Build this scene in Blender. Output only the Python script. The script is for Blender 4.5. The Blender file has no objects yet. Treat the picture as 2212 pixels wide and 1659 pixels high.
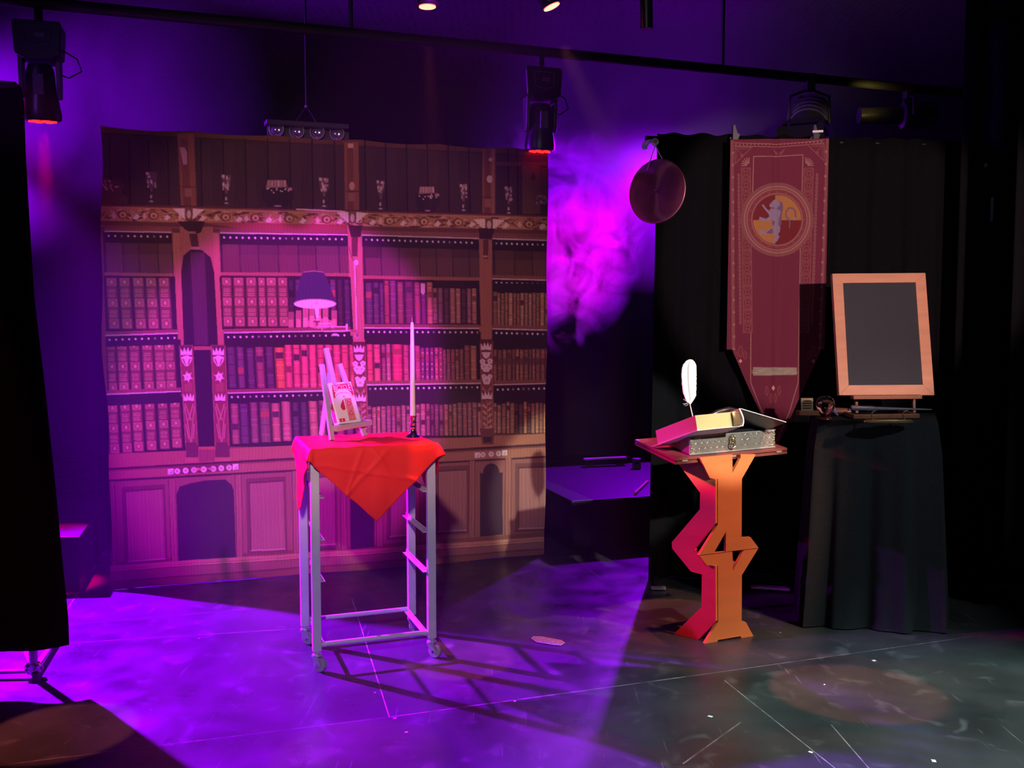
import bpy, bmesh, math, random
import numpy as np
from mathutils import Vector, Matrix
from mathutils.geometry import tessellate_polygon
random.seed(7); rng = np.random.default_rng(7)
C = bpy.context.scene.collection
SC = bpy.context.scene
PI = math.pi

# ------------------------------------------------------------------ camera
FPX, CX, CY, TH, EYE = 2100.0, 1106.0, 829.5, math.atan(149.5/2100.0), 1.5
cam_d = bpy.data.cameras.new('camera'); cam_d.sensor_width = 36.0; cam_d.lens = FPX/2212*36
cam_d.clip_start = .05; cam_d.clip_end = 60
cam = bpy.data.objects.new('camera', cam_d); C.objects.link(cam)
cam.location = (0, 0, EYE); cam.rotation_euler = (PI/2-TH, 0, 0)
SC.camera = cam
SC.view_settings.view_transform = 'Standard'; SC.view_settings.look = 'None'
SC.view_settings.exposure = 0.0; SC.view_settings.gamma = 1.0
SC.view_settings.use_curve_mapping = False
try:
    SC.cycles.volume_max_steps = 40; SC.cycles.volume_step_rate = 4.0
    SC.cycles.use_adaptive_sampling = True; SC.cycles.adaptive_threshold = .05; SC.cycles.adaptive_min_samples = 16
    SC.cycles.max_bounces = 5; SC.cycles.diffuse_bounces = 1; SC.cycles.glossy_bounces = 2
    SC.cycles.transmission_bounces = 6; SC.cycles.volume_bounces = 0
    SC.cycles.use_denoising = True; SC.cycles.sample_clamp_indirect = 4.0
except Exception: pass

world = bpy.data.worlds.new('world'); SC.world = world; world.use_nodes = True
world.node_tree.nodes['Background'].inputs[0].default_value = (.45, .5, .7, 1)
world.node_tree.nodes['Background'].inputs[1].default_value = .006

def spot(name, loc, aim, col, watt, half, blend=.3, rad=.05):
    d = bpy.data.lights.new(name, 'SPOT'); d.color = col; d.energy = watt
    d.spot_size = 2*math.radians(half); d.spot_blend = blend; d.shadow_soft_size = rad
    o = bpy.data.objects.new(name, d); C.objects.link(o); o.location = loc
    o.rotation_euler = (Vector(aim)-Vector(loc)).to_track_quat('-Z', 'Y').to_euler()
    return o
LA = (-4.0, 5.9, 3.0); LB = (1.65, 9.0, 3.0)
# violet side light from stage left, lights the floor and the left flanks of everything
spot('violet_side_light', LA, (-1.25, 4.25, 0), (.30, .0, 1.0), 19000, 18.7, .5, .05)
spot('red_side_light', (-4.0, 5.6, 3.15), (-.5, 4.2, .9), (1.0, .0, .06), 1300, 9, .5, .05)
spot('magenta_side_light', (-3.2, 3.45, 3.2), (.72, 4.42, .50), (.56, .0, 1.0), 720, 6.5, .5, .05)
spot('red_side_light', (-3.0, 3.9, 2.9), (.72, 4.42, 1.0), (1.0, .0, .12), 1000, 3.2, .4, .03)
spot('violet_front_fill', (-3.0, 2.5, 3.2), (-1.2, 5.5, 2.2), (.32, .08, 1.0), 60, 24, .9, .1)  # weak fill added to tint the backdrop's dim top tier violet
# violet back light behind the right drape, shines through the haze
spot('violet_back_light', LB, (.1, 5.4, .2), (.30, .0, 1.0), 1500, 33, .4, .06)
spot('magenta_back_light', (1.5, 8.6, 2.9), (.38, 6.9, 1.9), (1.0, .0, .55), 1000, 13, .9, .06)
spot('violet_haze_fill', (-4.6, 6.6, 3.0), (-1.9, 7.1, 2.9), (.26, .0, 1.0), 2000, 28, .9, .1)  # separate lamp added so the upper left haze glows
spot('violet_ceiling_fill', (1.55, 7.6, 2.3), (1.2, 7.6, 3.9), (.35, .0, 1.0), 34, 40, 1.0, .05)  # added lamp hidden behind the drape, makes the violet patch on the ceiling
# front of house
spot('front_warm_light', (1.85, -.5, 2.12), (1.75, 5.1, 1.85), (1.0, .66, .64), 1080, 9.5, .25, .04)
spot('lectern_light', (2.75, 3.0, 3.5), (1.0, 4.40, .42), (1.0, .50, .36), 600, 9.2, .5, .05)
spot('prop_box_light', (2.7, .3, 3.1), (1.02, 4.44, 1.14), (1.0, .96, .86), 1450, 4.6, .2, .04)
spot('backdrop_wash_light', (-.3, -.6, 2.9), (-.95, 5.6, 1.35), (1.0, .46, .38), 520, 13.5, .45, .08)
spot('magenta_profile_light', (.8, 2.2, 3.75), (-1.31, 5.62, 1.0), (.62, .02, 1.0), 1900, 11.6, .3, .05)
spot('trolley_light', (-.2, -.2, 2.6), (-.6, 4.15, .72), (.95, .80, 1.0), 250, 10.5, .3, .05)
spot('floor_cool_light', (3.5, 2.2, 3.6), (1.9, 2.9, 0), (.62, 1.0, .86), 1400, 22, .6, .12)
spot('table_drape_fill', (3.3, 1.6, 3.3), (1.85, 4.6, .55), (.80, .92, 1.0), 150, 11, .6, .08)  # added fill that brings out the folds of the table drape
spot('soft_front_fill', (-.4, -1.4, 3.3), (.2, 5.2, 2.4), (.85, .80, 1.0), 80, 23, .8, .3)  # added dim fill for the eyeball, curtains and hanging fixtures
# narrow down lights that leave the red circles on the floor
RED = (1.0, .16, .10)
spot('down_light', (-.35, 4.1, 2.72), (-.24, 4.15, 0), RED, 420, 5.2, .06, .02)
spot('down_light', (.16, 4.1, 2.72), (1.36, 3.78, 0), (1.0, .25, .18), 560, 6.0, .1, .02)
spot('down_light', (-1.9, 2.6, 3.4), (-1.63, 3.40, 0), (1.0, .2, .14), 640, 4.3, .08, .02)
spot('down_light', (-.7, 2.4, 3.4), (-.52, 3.2, 0), (1.0, .08, .25), 420, 5.0, .1, .02)
spot('down_light', (.5, 5.2, 3.3), (.80, 4.68, 0), (1.0, .16, .08), 420, 6.5, .08, .02)
spot('amber_ceiling_bounce', (2.4, 6.6, 2.9), (2.7, 8.3, 3.9), (1.0, .75, .15), 7, 40, .9, .1)  # added uplight in place of amber light bounced onto the ceiling

# ------------------------------------------------------------------ pixel helpers (design-time survey of the place)
ct, st = math.cos(TH), math.sin(TH)
def ray(px, py):
    u = (px-CX)/FPX; v = -(py-CY)/FPX
    return Vector((u, ct+st*v, -st+ct*v))
def on_z(px, py, z=0.0):
    d = ray(px, py); t = (z-EYE)/d.z; return Vector((d.x*t, d.y*t, z))
def on_y(px, py, y):
    d = ray(px, py); t = y/d.y; return Vector((d.x*t, y, EYE+d.z*t))
def on_plane(px, py, p0, n):
    d = ray(px, py); o = Vector((0, 0, EYE)); n = Vector(n)
    t = (Vector(p0)-o).dot(n)/d.dot(n); return o+d*t
def proj(P):   # numpy (N,3)->px
    x = P[:, 0]; y = P[:, 1]; z = P[:, 2]-EYE
    f = y*ct - z*st; up = y*st + z*ct
    return CX+FPX*x/f, CY-FPX*up/f

# ------------------------------------------------------------------ materials
def mat(name, col, rough=.5, metal=0.0, noise=0.0, scale=20.0, bump=0.0, spec=.5, emit=None, estr=0.0, trans=0.0, stretch=None, col2=None, sheen=0.0):
    m = bpy.data.materials.new(name); m.use_nodes = True
    nt = m.node_tree; b = nt.nodes['Principled BSDF']
    b.inputs['Base Color'].default_value = (*col, 1); b.inputs['Roughness'].default_value = rough
    b.inputs['Metallic'].default_value = metal; b.inputs['Specular IOR Level'].default_value = spec
    if sheen: b.inputs['Sheen Weight'].default_value = sheen
    if trans: b.inputs['Transmission Weight'].default_value = trans
    if emit: b.inputs['Emission Color'].default_value = (*emit, 1); b.inputs['Emission Strength'].default_value = estr
    if noise or bump:
        tc = nt.nodes.new('ShaderNodeTexCoord'); mp = nt.nodes.new('ShaderNodeMapping')
        if stretch: mp.inputs['Scale'].default_value = stretch
        n = nt.nodes.new('ShaderNodeTexNoise'); n.inputs['Scale'].default_value = scale; n.inputs['Detail'].default_value = 5
        nt.links.new(tc.outputs['Object'], mp.inputs['Vector']); nt.links.new(mp.outputs[0], n.inputs['Vector'])
        if noise:
            r = nt.nodes.new('ShaderNodeValToRGB')
            c2 = col2 or tuple(max(0, c*(1-noise)) for c in col)
            r.color_ramp.elements[0].position = .3; r.color_ramp.elements[1].position = .7
            r.color_ramp.elements[0].color = (*c2, 1); r.color_ramp.elements[1].color = (*col, 1)
            nt.links.new(n.outputs['Fac'], r.inputs[0]); nt.links.new(r.outputs[0], b.inputs['Base Color'])
        if bump:
            bp = nt.nodes.new('ShaderNodeBump'); bp.inputs['Strength'].default_value = bump; bp.inputs['Distance'].default_value = .01
            nt.links.new(n.outputs['Fac'], bp.inputs['Height']); nt.links.new(bp.outputs[0], b.inputs['Normal'])
    return m
def attr_mat(name, rough=.8, bump=.15, scale=300, spec=.2):
    m = mat(name, (.5, .5, .5), rough, bump=bump, scale=scale, spec=spec)
    nt = m.node_tree; a = nt.nodes.new('ShaderNodeVertexColor'); a.layer_name = 'print'
    nt.links.new(a.outputs['Color'], nt.nodes['Principled BSDF'].inputs['Base Color'])
    return m
M = {}
M['black_paint'] = mat('black_paint', (.012, .012, .014), .55, noise=.4, scale=8)
M['wall_black'] = mat('wall_black', (.006, .006, .007), .75, noise=.4, scale=4, bump=.3)
M['drape'] = mat('black_drape_cloth', (.007, .007, .0085), .95, noise=.3, scale=60, bump=.1, spec=.04)
M['tabledrape'] = mat('black_table_cloth', (.027, .030, .033), .9, noise=.2, scale=80, bump=.1, spec=.12)
M['block'] = mat('black_stage_block', (.013, .013, .016), .45, noise=.5, scale=6)
M['black_plastic'] = mat('black_plastic', (.02, .018, .024), .35, noise=.3, scale=30)
M['grey_plastic'] = mat('grey_plastic', (.10, .09, .11), .4, noise=.2, scale=30)
M['alu'] = mat('silver_painted_metal', (.62, .62, .63), .42, .20, noise=.12, scale=14)
M['steel'] = mat('zinc_steel', (.6, .6, .62), .3, .5, noise=.2, scale=40)
M['chrome'] = mat('chrome', (.8, .8, .82), .07, 1.0, noise=.05, scale=10)
M['wheel'] = mat('grey_rubber', (.30, .30, .31), .6, noise=.15, scale=30)
M['easel_white'] = mat('white_painted_wood', (.42, .40, .47), .5, noise=.08, scale=20, stretch=(8, 8, 1))
M['candle'] = mat('candle_wax', (.85, .82, .80), .35, noise=.03, scale=10)
M['candle'].node_tree.nodes['Principled BSDF'].inputs['Subsurface Weight'].default_value = .15
M['wick'] = mat('wick', (.3, .28, .26), .9, noise=.3)
M['silk'] = mat('red_satin', (.78, .030, .016), .5, noise=.08, scale=6, bump=.5, spec=.08)
M['orange_ply'] = mat('orange_plywood', (.72, .205, .06), .5, noise=.16, scale=3.0, stretch=(1, 1, 5))
M['ply_edge'] = mat('dark_plywood_top', (.20, .055, .045), .45, noise=.2, scale=10, stretch=(1, 6, 6))
M['frame_wood'] = mat('pine_frame', (.66, .30, .17), .5, noise=.18, scale=5, stretch=(1, 1, 6))
M['easel_wood'] = mat('easel_wood', (.30, .115, .055), .5, noise=.2, scale=8)
M['board'] = mat('chalkboard_slate', (.019, .020, .030), .65, noise=.25, scale=5)
M['gold'] = mat('brass', (.55, .40, .20), .25, .75, noise=.1, scale=20)
M['gilt'] = mat('gilt_page_edge', (.60, .56, .27), .45, .25, noise=.12, scale=60, stretch=(1, 1, 12))
M['bookblack'] = mat('black_leather', (.015, .014, .018), .28, noise=.3, scale=30, bump=.1)
M['bookedge'] = mat('white_board_edge', (.75, .72, .74), .5, noise=.05)
M['feather'] = mat('white_feather', (.9, .88, .9), .7, noise=.05, scale=90)
M['red_lens'] = mat('red_led_lens', (.6, .02, .02), .3, emit=(1, .008, .008), estr=6)
M['red_lens_dim'] = mat('red_lens_glow', (.5, .02, .02), .3, emit=(1, .10, .06), estr=9)
M['paper'] = mat('white_card', (.85, .83, .86), .45, noise=.03)
M['card_red'] = mat('red_print', (.62, .03, .05), .45, noise=.1, scale=60)
M['card_pink'] = mat('red_card_back_print', (.62, .12, .14), .45, noise=.55, scale=120, col2=(.80, .36, .36))
M['card_purple'] = mat('maroon_print', (.45, .06, .12), .5, noise=.3, scale=90)
M['hood'] = mat('dark_wood_stand', (.06, .01, .012), .2, noise=.3, scale=30)
M['wand'] = mat('dark_wand_wood', (.10, .11, .16), .4, noise=.3, scale=30, stretch=(1, 8, 8))
M['eye'] = mat('eyeball_white', (.82, .78, .74), .35, noise=.04)
M['pupil'] = mat('eyeball_iris', (.22, .07, .05), .3, noise=.4, scale=100)
M['ribbon'] = mat('white_ribbon', (.75, .72, .78), .6, noise=.05)
M['white_speck'] = mat('white_paper_speck', (.8, .8, .78), .6, noise=.05)
M['clear_tape'] = mat('clear_tape', (.55, .5, .6), .2, noise=.5, scale=60)
M['yellow'] = mat('yellow_stick', (.7, .55, .12), .5, noise=.2)
M['tarnish'] = mat('engraved_pewter', (.34, .30, .27), .42, .35, noise=.30, scale=18, bump=.4)
M['ornament'] = mat('antique_brass', (.62, .55, .36), .25, .9, noise=.35, scale=60, bump=.3)
M['beige'] = mat('parchment', (.42, .30, .16), .7, noise=.2, scale=30)
M['shard'] = mat('lilac_glass', (.45, .35, .65), .15, noise=.1, trans=.4)
g = mat('crystal_glass', (.93, .90, .95), .0, trans=1.0); g.node_tree.nodes['Principled BSDF'].inputs['IOR'].default_value = 1.45
M['glass'] = g
M['lens'] = mat('lamp_reflector_glass', (.75, .7, .78), .12, .8, noise=.1)
# brushed disc, radially anisotropic
m = mat('brushed_bronze_disc', (.60, .20, .30), .32, .75, noise=.1, scale=6)
b = m.node_tree.nodes['Principled BSDF']; b.inputs['Anisotropic'].default_value = .9
tg = m.node_tree.nodes.new('ShaderNodeTangent'); tg.direction_type = 'RADIAL'; tg.axis = 'Y'
m.node_tree.links.new(tg.outputs[0], b.inputs['Tangent']); M['gong'] = m

# ------------------------------------------------------------------ mesh builder
class MB:
    def __init__(s): s.v = []; s.f = []
    def add(s, vs, fs):
        k = len(s.v); s.v += [Vector(p) for p in vs]; s.f += [tuple(i+k for i in f) for f in fs]; return s
    def box(s, c, d, R=None):
        c = Vector(c); vs = []
        for x in (-.5, .5):
            for y in (-.5, .5):
                for z in (-.5, .5):
                    p = Vector((x*d[0], y*d[1], z*d[2])); vs.append(c+(R @ p if R else p))
        return s.add(vs, [(0, 1, 3, 2), (4, 6, 7, 5), (0, 4, 5, 1), (2, 3, 7, 6), (0, 2, 6, 4), (1, 5, 7, 3)])
    def beam(s, p0, p1, w, h, up=(0, 0, 1)):
        p0 = Vector(p0); p1 = Vector(p1); a = (p1-p0); L = a.length; a.normalize()
        x = a.cross(Vector(up)).normalized(); y = x.cross(a)
        vs = [p+x*i*w/2+y*j*h/2 for p in (p0, p1) for i, j in ((-1, -1), (1, -1), (1, 1), (-1, 1))]
        return s.add(vs, [(3, 2, 1, 0), (4, 5, 6, 7), (0, 1, 5, 4), (1, 2, 6, 5), (2, 3, 7, 6), (3, 0, 4, 7)])
    def cyl(s, p0, p1, r0, r1=None, n=20, cap=True):
        r1 = r0 if r1 is None else r1
        return s.loft([(p0, r0), (p1, r1)], n, cap)
    def loft(s, rings, n=20, cap=True):
        ps = [Vector(r[0]) for r in rings]; a = (ps[-1]-ps[0]).normalized()
        h = Vector((1, 0, 0)) if abs(a.x) < .9 else Vector((0, 1, 0))
        x = a.cross(h).normalized(); y = a.cross(x)
        vs = []; fs = []
        for p, r in rings:
            for i in range(n):
                t = 2*PI*i/n; vs.append(Vector(p)+(x*math.cos(t)+y*math.sin(t))*r)
        for k in range(len(rings)-1):
            for i in range(n):
                j = (i+1) % n; fs.append((k*n+i, k*n+j, (k+1)*n+j, (k+1)*n+i))
        if cap: fs.append(tuple(range(n))[::-1]); fs.append(tuple((len(rings)-1)*n+i for i in range(n)))
        return s.add(vs, fs)
    def lathe(s, c, prof, n=28, ax=(0, 0, 1)):
        ax = Vector(ax).normalized(); c = Vector(c)
        return s.loft([(c+ax*z, max(r, 1e-4)) for r, z in prof], n, True)
    def tube(s, pts, r, n=8):
        pts = [Vector(p) for p in pts]; vs = []; fs = []
        x = None
        for k, p in enumerate(pts):
            a = (pts[min(k+1, len(pts)-1)]-pts[max(k-1, 0)]).normalized()
            if x is None:
                h = Vector((0, 0, 1)) if abs(a.z) < .9 else Vector((1, 0, 0)); x = a.cross(h).normalized()
            x = (x-a*x.dot(a)).normalized(); y = a.cross(x)
            rr = r[k] if isinstance(r, (list, tuple)) else r
            for i in range(n):
                t = 2*PI*i/n; vs.append(p+(x*math.cos(t)+y*math.sin(t))*rr)
        for k in range(len(pts)-1):
            for i in range(n):
                j = (i+1) % n; fs.append((k*n+i, k*n+j, (k+1)*n+j, (k+1)*n+i))
        fs.append(tuple(range(n))[::-1]); fs.append(tuple((len(pts)-1)*n+i for i in range(n)))
        return s.add(vs, fs)
    def sphere(s, c, r, n=20, m=12, sc=(1, 1, 1)):
        c = Vector(c); vs = [c+Vector((0, 0, r*sc[2]))]; fs = []
        for k in range(1, m):
            ph = PI*k/m
            for i in range(n):
                t = 2*PI*i/n; vs.append(c+Vector((math.sin(ph)*math.cos(t)*r*sc[0], math.sin(ph)*math.sin(t)*r*sc[1], math.cos(ph)*r*sc[2])))
        vs.append(c-Vector((0, 0, r*sc[2])))
        for i in range(n):
            j = (i+1) % n; fs.append((0, 1+i, 1+j)); e = 1+(m-2)*n; fs.append((len(vs)-1, e+j, e+i))
            for k in range(m-2): a = 1+k*n; fs.append((a+i, a+n+i, a+n+j, a+j))
        return s.add(vs, fs)
    def prism(s, loops, t):      # loops: outer then holes (3D points), t: extrusion vector
        loops = [[Vector(p) for p in l] for l in loops]; t = Vector(t)
        tri = tessellate_polygon(loops); flat = [p for l in loops for p in l]; n = len(flat)
        fs = [tuple(x) for x in tri]+[tuple(i+n for i in x[::-1]) for x in tri]
        k = 0
        for l in loops:
            L = len(l)
            for i in range(L): j = (i+1) % L; fs.append((k+i, k+j, n+k+j, n+k+i))
            k += L
        return s.add(flat+[p+t for p in flat], fs)
    def grid(s, fn, nu, nv):
        vs = [fn(i/(nu-1), j/(nv-1)) for j in range(nv) for i in range(nu)]
        return s.add(vs, [(j*nu+i, j*nu+i+1, (j+1)*nu+i+1, (j+1)*nu+i) for j in range(nv-1) for i in range(nu-1)])
    def build(s, name, m, parent=None, smooth=False, bevel=0, solid=0, origin=None):
        if parent is not None:
            o0 = Vector(parent['_w'])
        else:
            if origin is None:
                xs = [p.x for p in s.v]; ys = [p.y for p in s.v]; zs = [p.z for p in s.v]
                origin = ((min(xs)+max(xs))/2, (min(ys)+max(ys))/2, min(zs))
            o0 = Vector(origin)
        me = bpy.data.meshes.new(name); me.from_pydata([tuple(p-o0) for p in s.v], [], s.f)
        bm = bmesh.new(); bm.from_mesh(me); bmesh.ops.recalc_face_normals(bm, faces=bm.faces); bm.to_mesh(me); bm.free()
        me.materials.append(M[m] if isinstance(m, str) else m)
        if smooth:
            me.polygons.foreach_set('use_smooth', [True]*len(me.polygons))
            try: me.set_sharp_from_angle(angle=math.radians(40))
            except Exception: pass
        o = bpy.data.objects.new(name, me); C.objects.link(o)
        if parent is not None:
            o.parent = parent
        else: o.location = o0
        o['_w'] = tuple(o0)
        if solid:
            md = o.modifiers.new('solid', 'SOLIDIFY'); md.thickness = solid; md.offset = 0
        if bevel:
            md = o.modifiers.new('bevel', 'BEVEL'); md.width = bevel; md.segments = 2; md.limit_method = 'ANGLE'
        return o
def tag(o, label, cat, group=None, kind=None):
    if label: o['label'] = label
    if cat: o['category'] = cat
    if group: o['group'] = group
    if kind: o['kind'] = kind
    return o
def thing(name, loc, label, cat, group=None):
    o = bpy.data.objects.new(name, None); C.objects.link(o); o.location = loc; o.empty_display_size = .05
    o['_w'] = tuple(loc); return tag(o, label, cat, group)
def struct(o): o['kind'] = 'structure'; return o
def Rz(a): return Matrix.Rotation(a, 3, 'Z')
def Rx(a): return Matrix.Rotation(a, 3, 'X')
def text_mesh(name, body, m, parent, origin, xdir, ydir, w, h, depth=.0006):
    cu = bpy.data.curves.new(name, 'FONT'); cu.body = body; cu.align_x = 'CENTER'; cu.align_y = 'CENTER'; cu.size = 1; cu.offset = .012
    tmp = bpy.data.objects.new('tmp', cu); C.objects.link(tmp)
    me = bpy.data.meshes.new_from_object(tmp.evaluated_get(bpy.context.evaluated_depsgraph_get()))
    bpy.data.objects.remove(tmp)
    xs = [v.co.x for v in me.vertices]; ys = [v.co.y for v in me.vertices]
    x0, x1, y0, y1 = min(xs), max(xs), min(ys), max(ys)
    X = Vector(xdir).normalized(); Y = Vector(ydir).normalized(); N = X.cross(Y); O = Vector(origin)-Vector(parent['_w'])
    for v in me.vertices:
        u = (v.co.x-(x0+x1)/2)/(x1-x0); t = (v.co.y-(y0+y1)/2)/(y1-y0)
        # arched lettering: outer letters taller, baseline follows the arch
        base = -.5 + .62*(1-(2*u)**2)*.62
        tt = base+(t+.5)*(.5-base) if h < 0 else t
        v.co = O+X*u*w+Y*tt*abs(h)+N*depth
    me.materials.append(M[m]); o = bpy.data.objects.new(name, me); C.objects.link(o); o.parent = parent; o['_w'] = parent['_w']
    return o

# ------------------------------------------------------------------ painter: printed cloth colours on a dense mesh
class Painter:
    def __init__(s, X, Y, base):
        s.X = X; s.Y = Y; s.C = np.empty(X.shape+(3,), np.float32); s.C[:] = base
        s.cx0 = X.min(0); s.cx1 = X.max(0); s.ry0 = Y.min(1); s.ry1 = Y.max(1)
    def win(s, x0, x1, y0, y1):
        c = np.where((s.cx1 >= x0) & (s.cx0 <= x1))[0]; r = np.where((s.ry1 >= y0) & (s.ry0 <= y1))[0]
        if len(c) == 0 or len(r) == 0: return None
        return slice(r[0], r[-1]+1), slice(c[0], c[-1]+1)
    def put(s, sl, m, col, a=1.0):
        sub = s.C[sl]; sub[m] = sub[m]*(1-a)+np.array(col, np.float32)*a
    def poly(s, pts, col, a=1.0):
        xs = [p[0] for p in pts]; ys = [p[1] for p in pts]
        sl = s.win(min(xs), max(xs), min(ys), max(ys))
        if sl is None: return
        X = s.X[sl]; Y = s.Y[sl]; ins = np.zeros(X.shape, bool); n = len(pts)
        for i in range(n):
            x0, y0 = pts[i]; x1, y1 = pts[(i+1) % n]
            if y0 == y1: continue
            c = ((y0 <= Y) != (y1 <= Y)) & (X < (x1-x0)*(Y-y0)/(y1-y0)+x0); ins ^= c
        s.put(sl, ins, col, a)
    def rect(s, x0, y0, x1, y1, col, a=1.0, dx=0, dy=0):   # dx: shear of the bottom, dy: drop of the right side
        s.poly([(x0, y0), (x1, y0+dy), (x1+dx, y1+dy), (x0+dx, y1)], col, a)
    def ell(s, cx, cy, rx, ry, col, a=1.0, inner=0):
        sl = s.win(cx-rx, cx+rx, cy-ry, cy+ry)
        if sl is None: return
        q = ((s.X[sl]-cx)/rx)**2+((s.Y[sl]-cy)/ry)**2
        s.put(sl, (q <= 1) & (q >= inner*inner), col, a)
    def line(s, pts, w, col, a=1.0):
        for (x0, y0), (x1, y1) in zip(pts[:-1], pts[1:]):
            L = math.hypot(x1-x0, y1-y0) or 1; nx = -(y1-y0)/L*w/2; ny = (x1-x0)/L*w/2
            s.poly([(x0+nx, y0+ny), (x1+nx, y1+ny), (x1-nx, y1-ny), (x0-nx, y0-ny)], col, a)
def fine(NX, NY):
    # twice as fine as the mesh, averaged down afterwards, so printed edges come out smooth
    return np.meshgrid(((np.arange(2*NX)+.5)/2-.5)/(NX-1), ((np.arange(2*NY)+.5)/2-.5)/(NY-1))
def down(A): return A.reshape(A.shape[0]//2, 2, A.shape[1]//2, 2, 3).mean((1, 3))
def sheet(name, P, col, keep, m, parent=None, origin=None):
    ny, nx = P.shape[:2]; idx = np.arange(ny*nx).reshape(ny, nx)
    q = np.stack([idx[:-1, :-1], idx[:-1, 1:], idx[1:, 1:], idx[1:, :-1]], -1).reshape(-1, 4)
    if keep is not None: q = q[keep[:-1, :-1].reshape(-1)]
    o0 = np.array(origin)
    me = bpy.data.meshes.new(name); V = (P.reshape(-1, 3)-o0).astype(np.float32)
    me.vertices.add(len(V)); me.vertices.foreach_set('co', V.ravel())
    me.loops.add(q.size); me.loops.foreach_set('vertex_index', q.ravel().astype(np.int32))
    me.polygons.add(len(q)); me.polygons.foreach_set('loop_start', (np.arange(len(q))*4).astype(np.int32))
    me.polygons.foreach_set('loop_total', np.full(len(q), 4, np.int32))
    me.update(calc_edges=True); me.polygons.foreach_set('use_smooth', np.ones(len(q), bool))
    ca = me.color_attributes.new('print', 'FLOAT_COLOR', 'POINT')
    cc = np.ones((len(V), 4), np.float32); cc[:, :3] = col.reshape(-1, 3); ca.data.foreach_set('color', cc.ravel())
    me.materials.append(m); o = bpy.data.objects.new(name, me); C.objects.link(o)
    if parent is None: o.location = tuple(o0)
    else: o.parent = parent
    o['_w'] = tuple(float(v) for v in o0)
    return o

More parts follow.
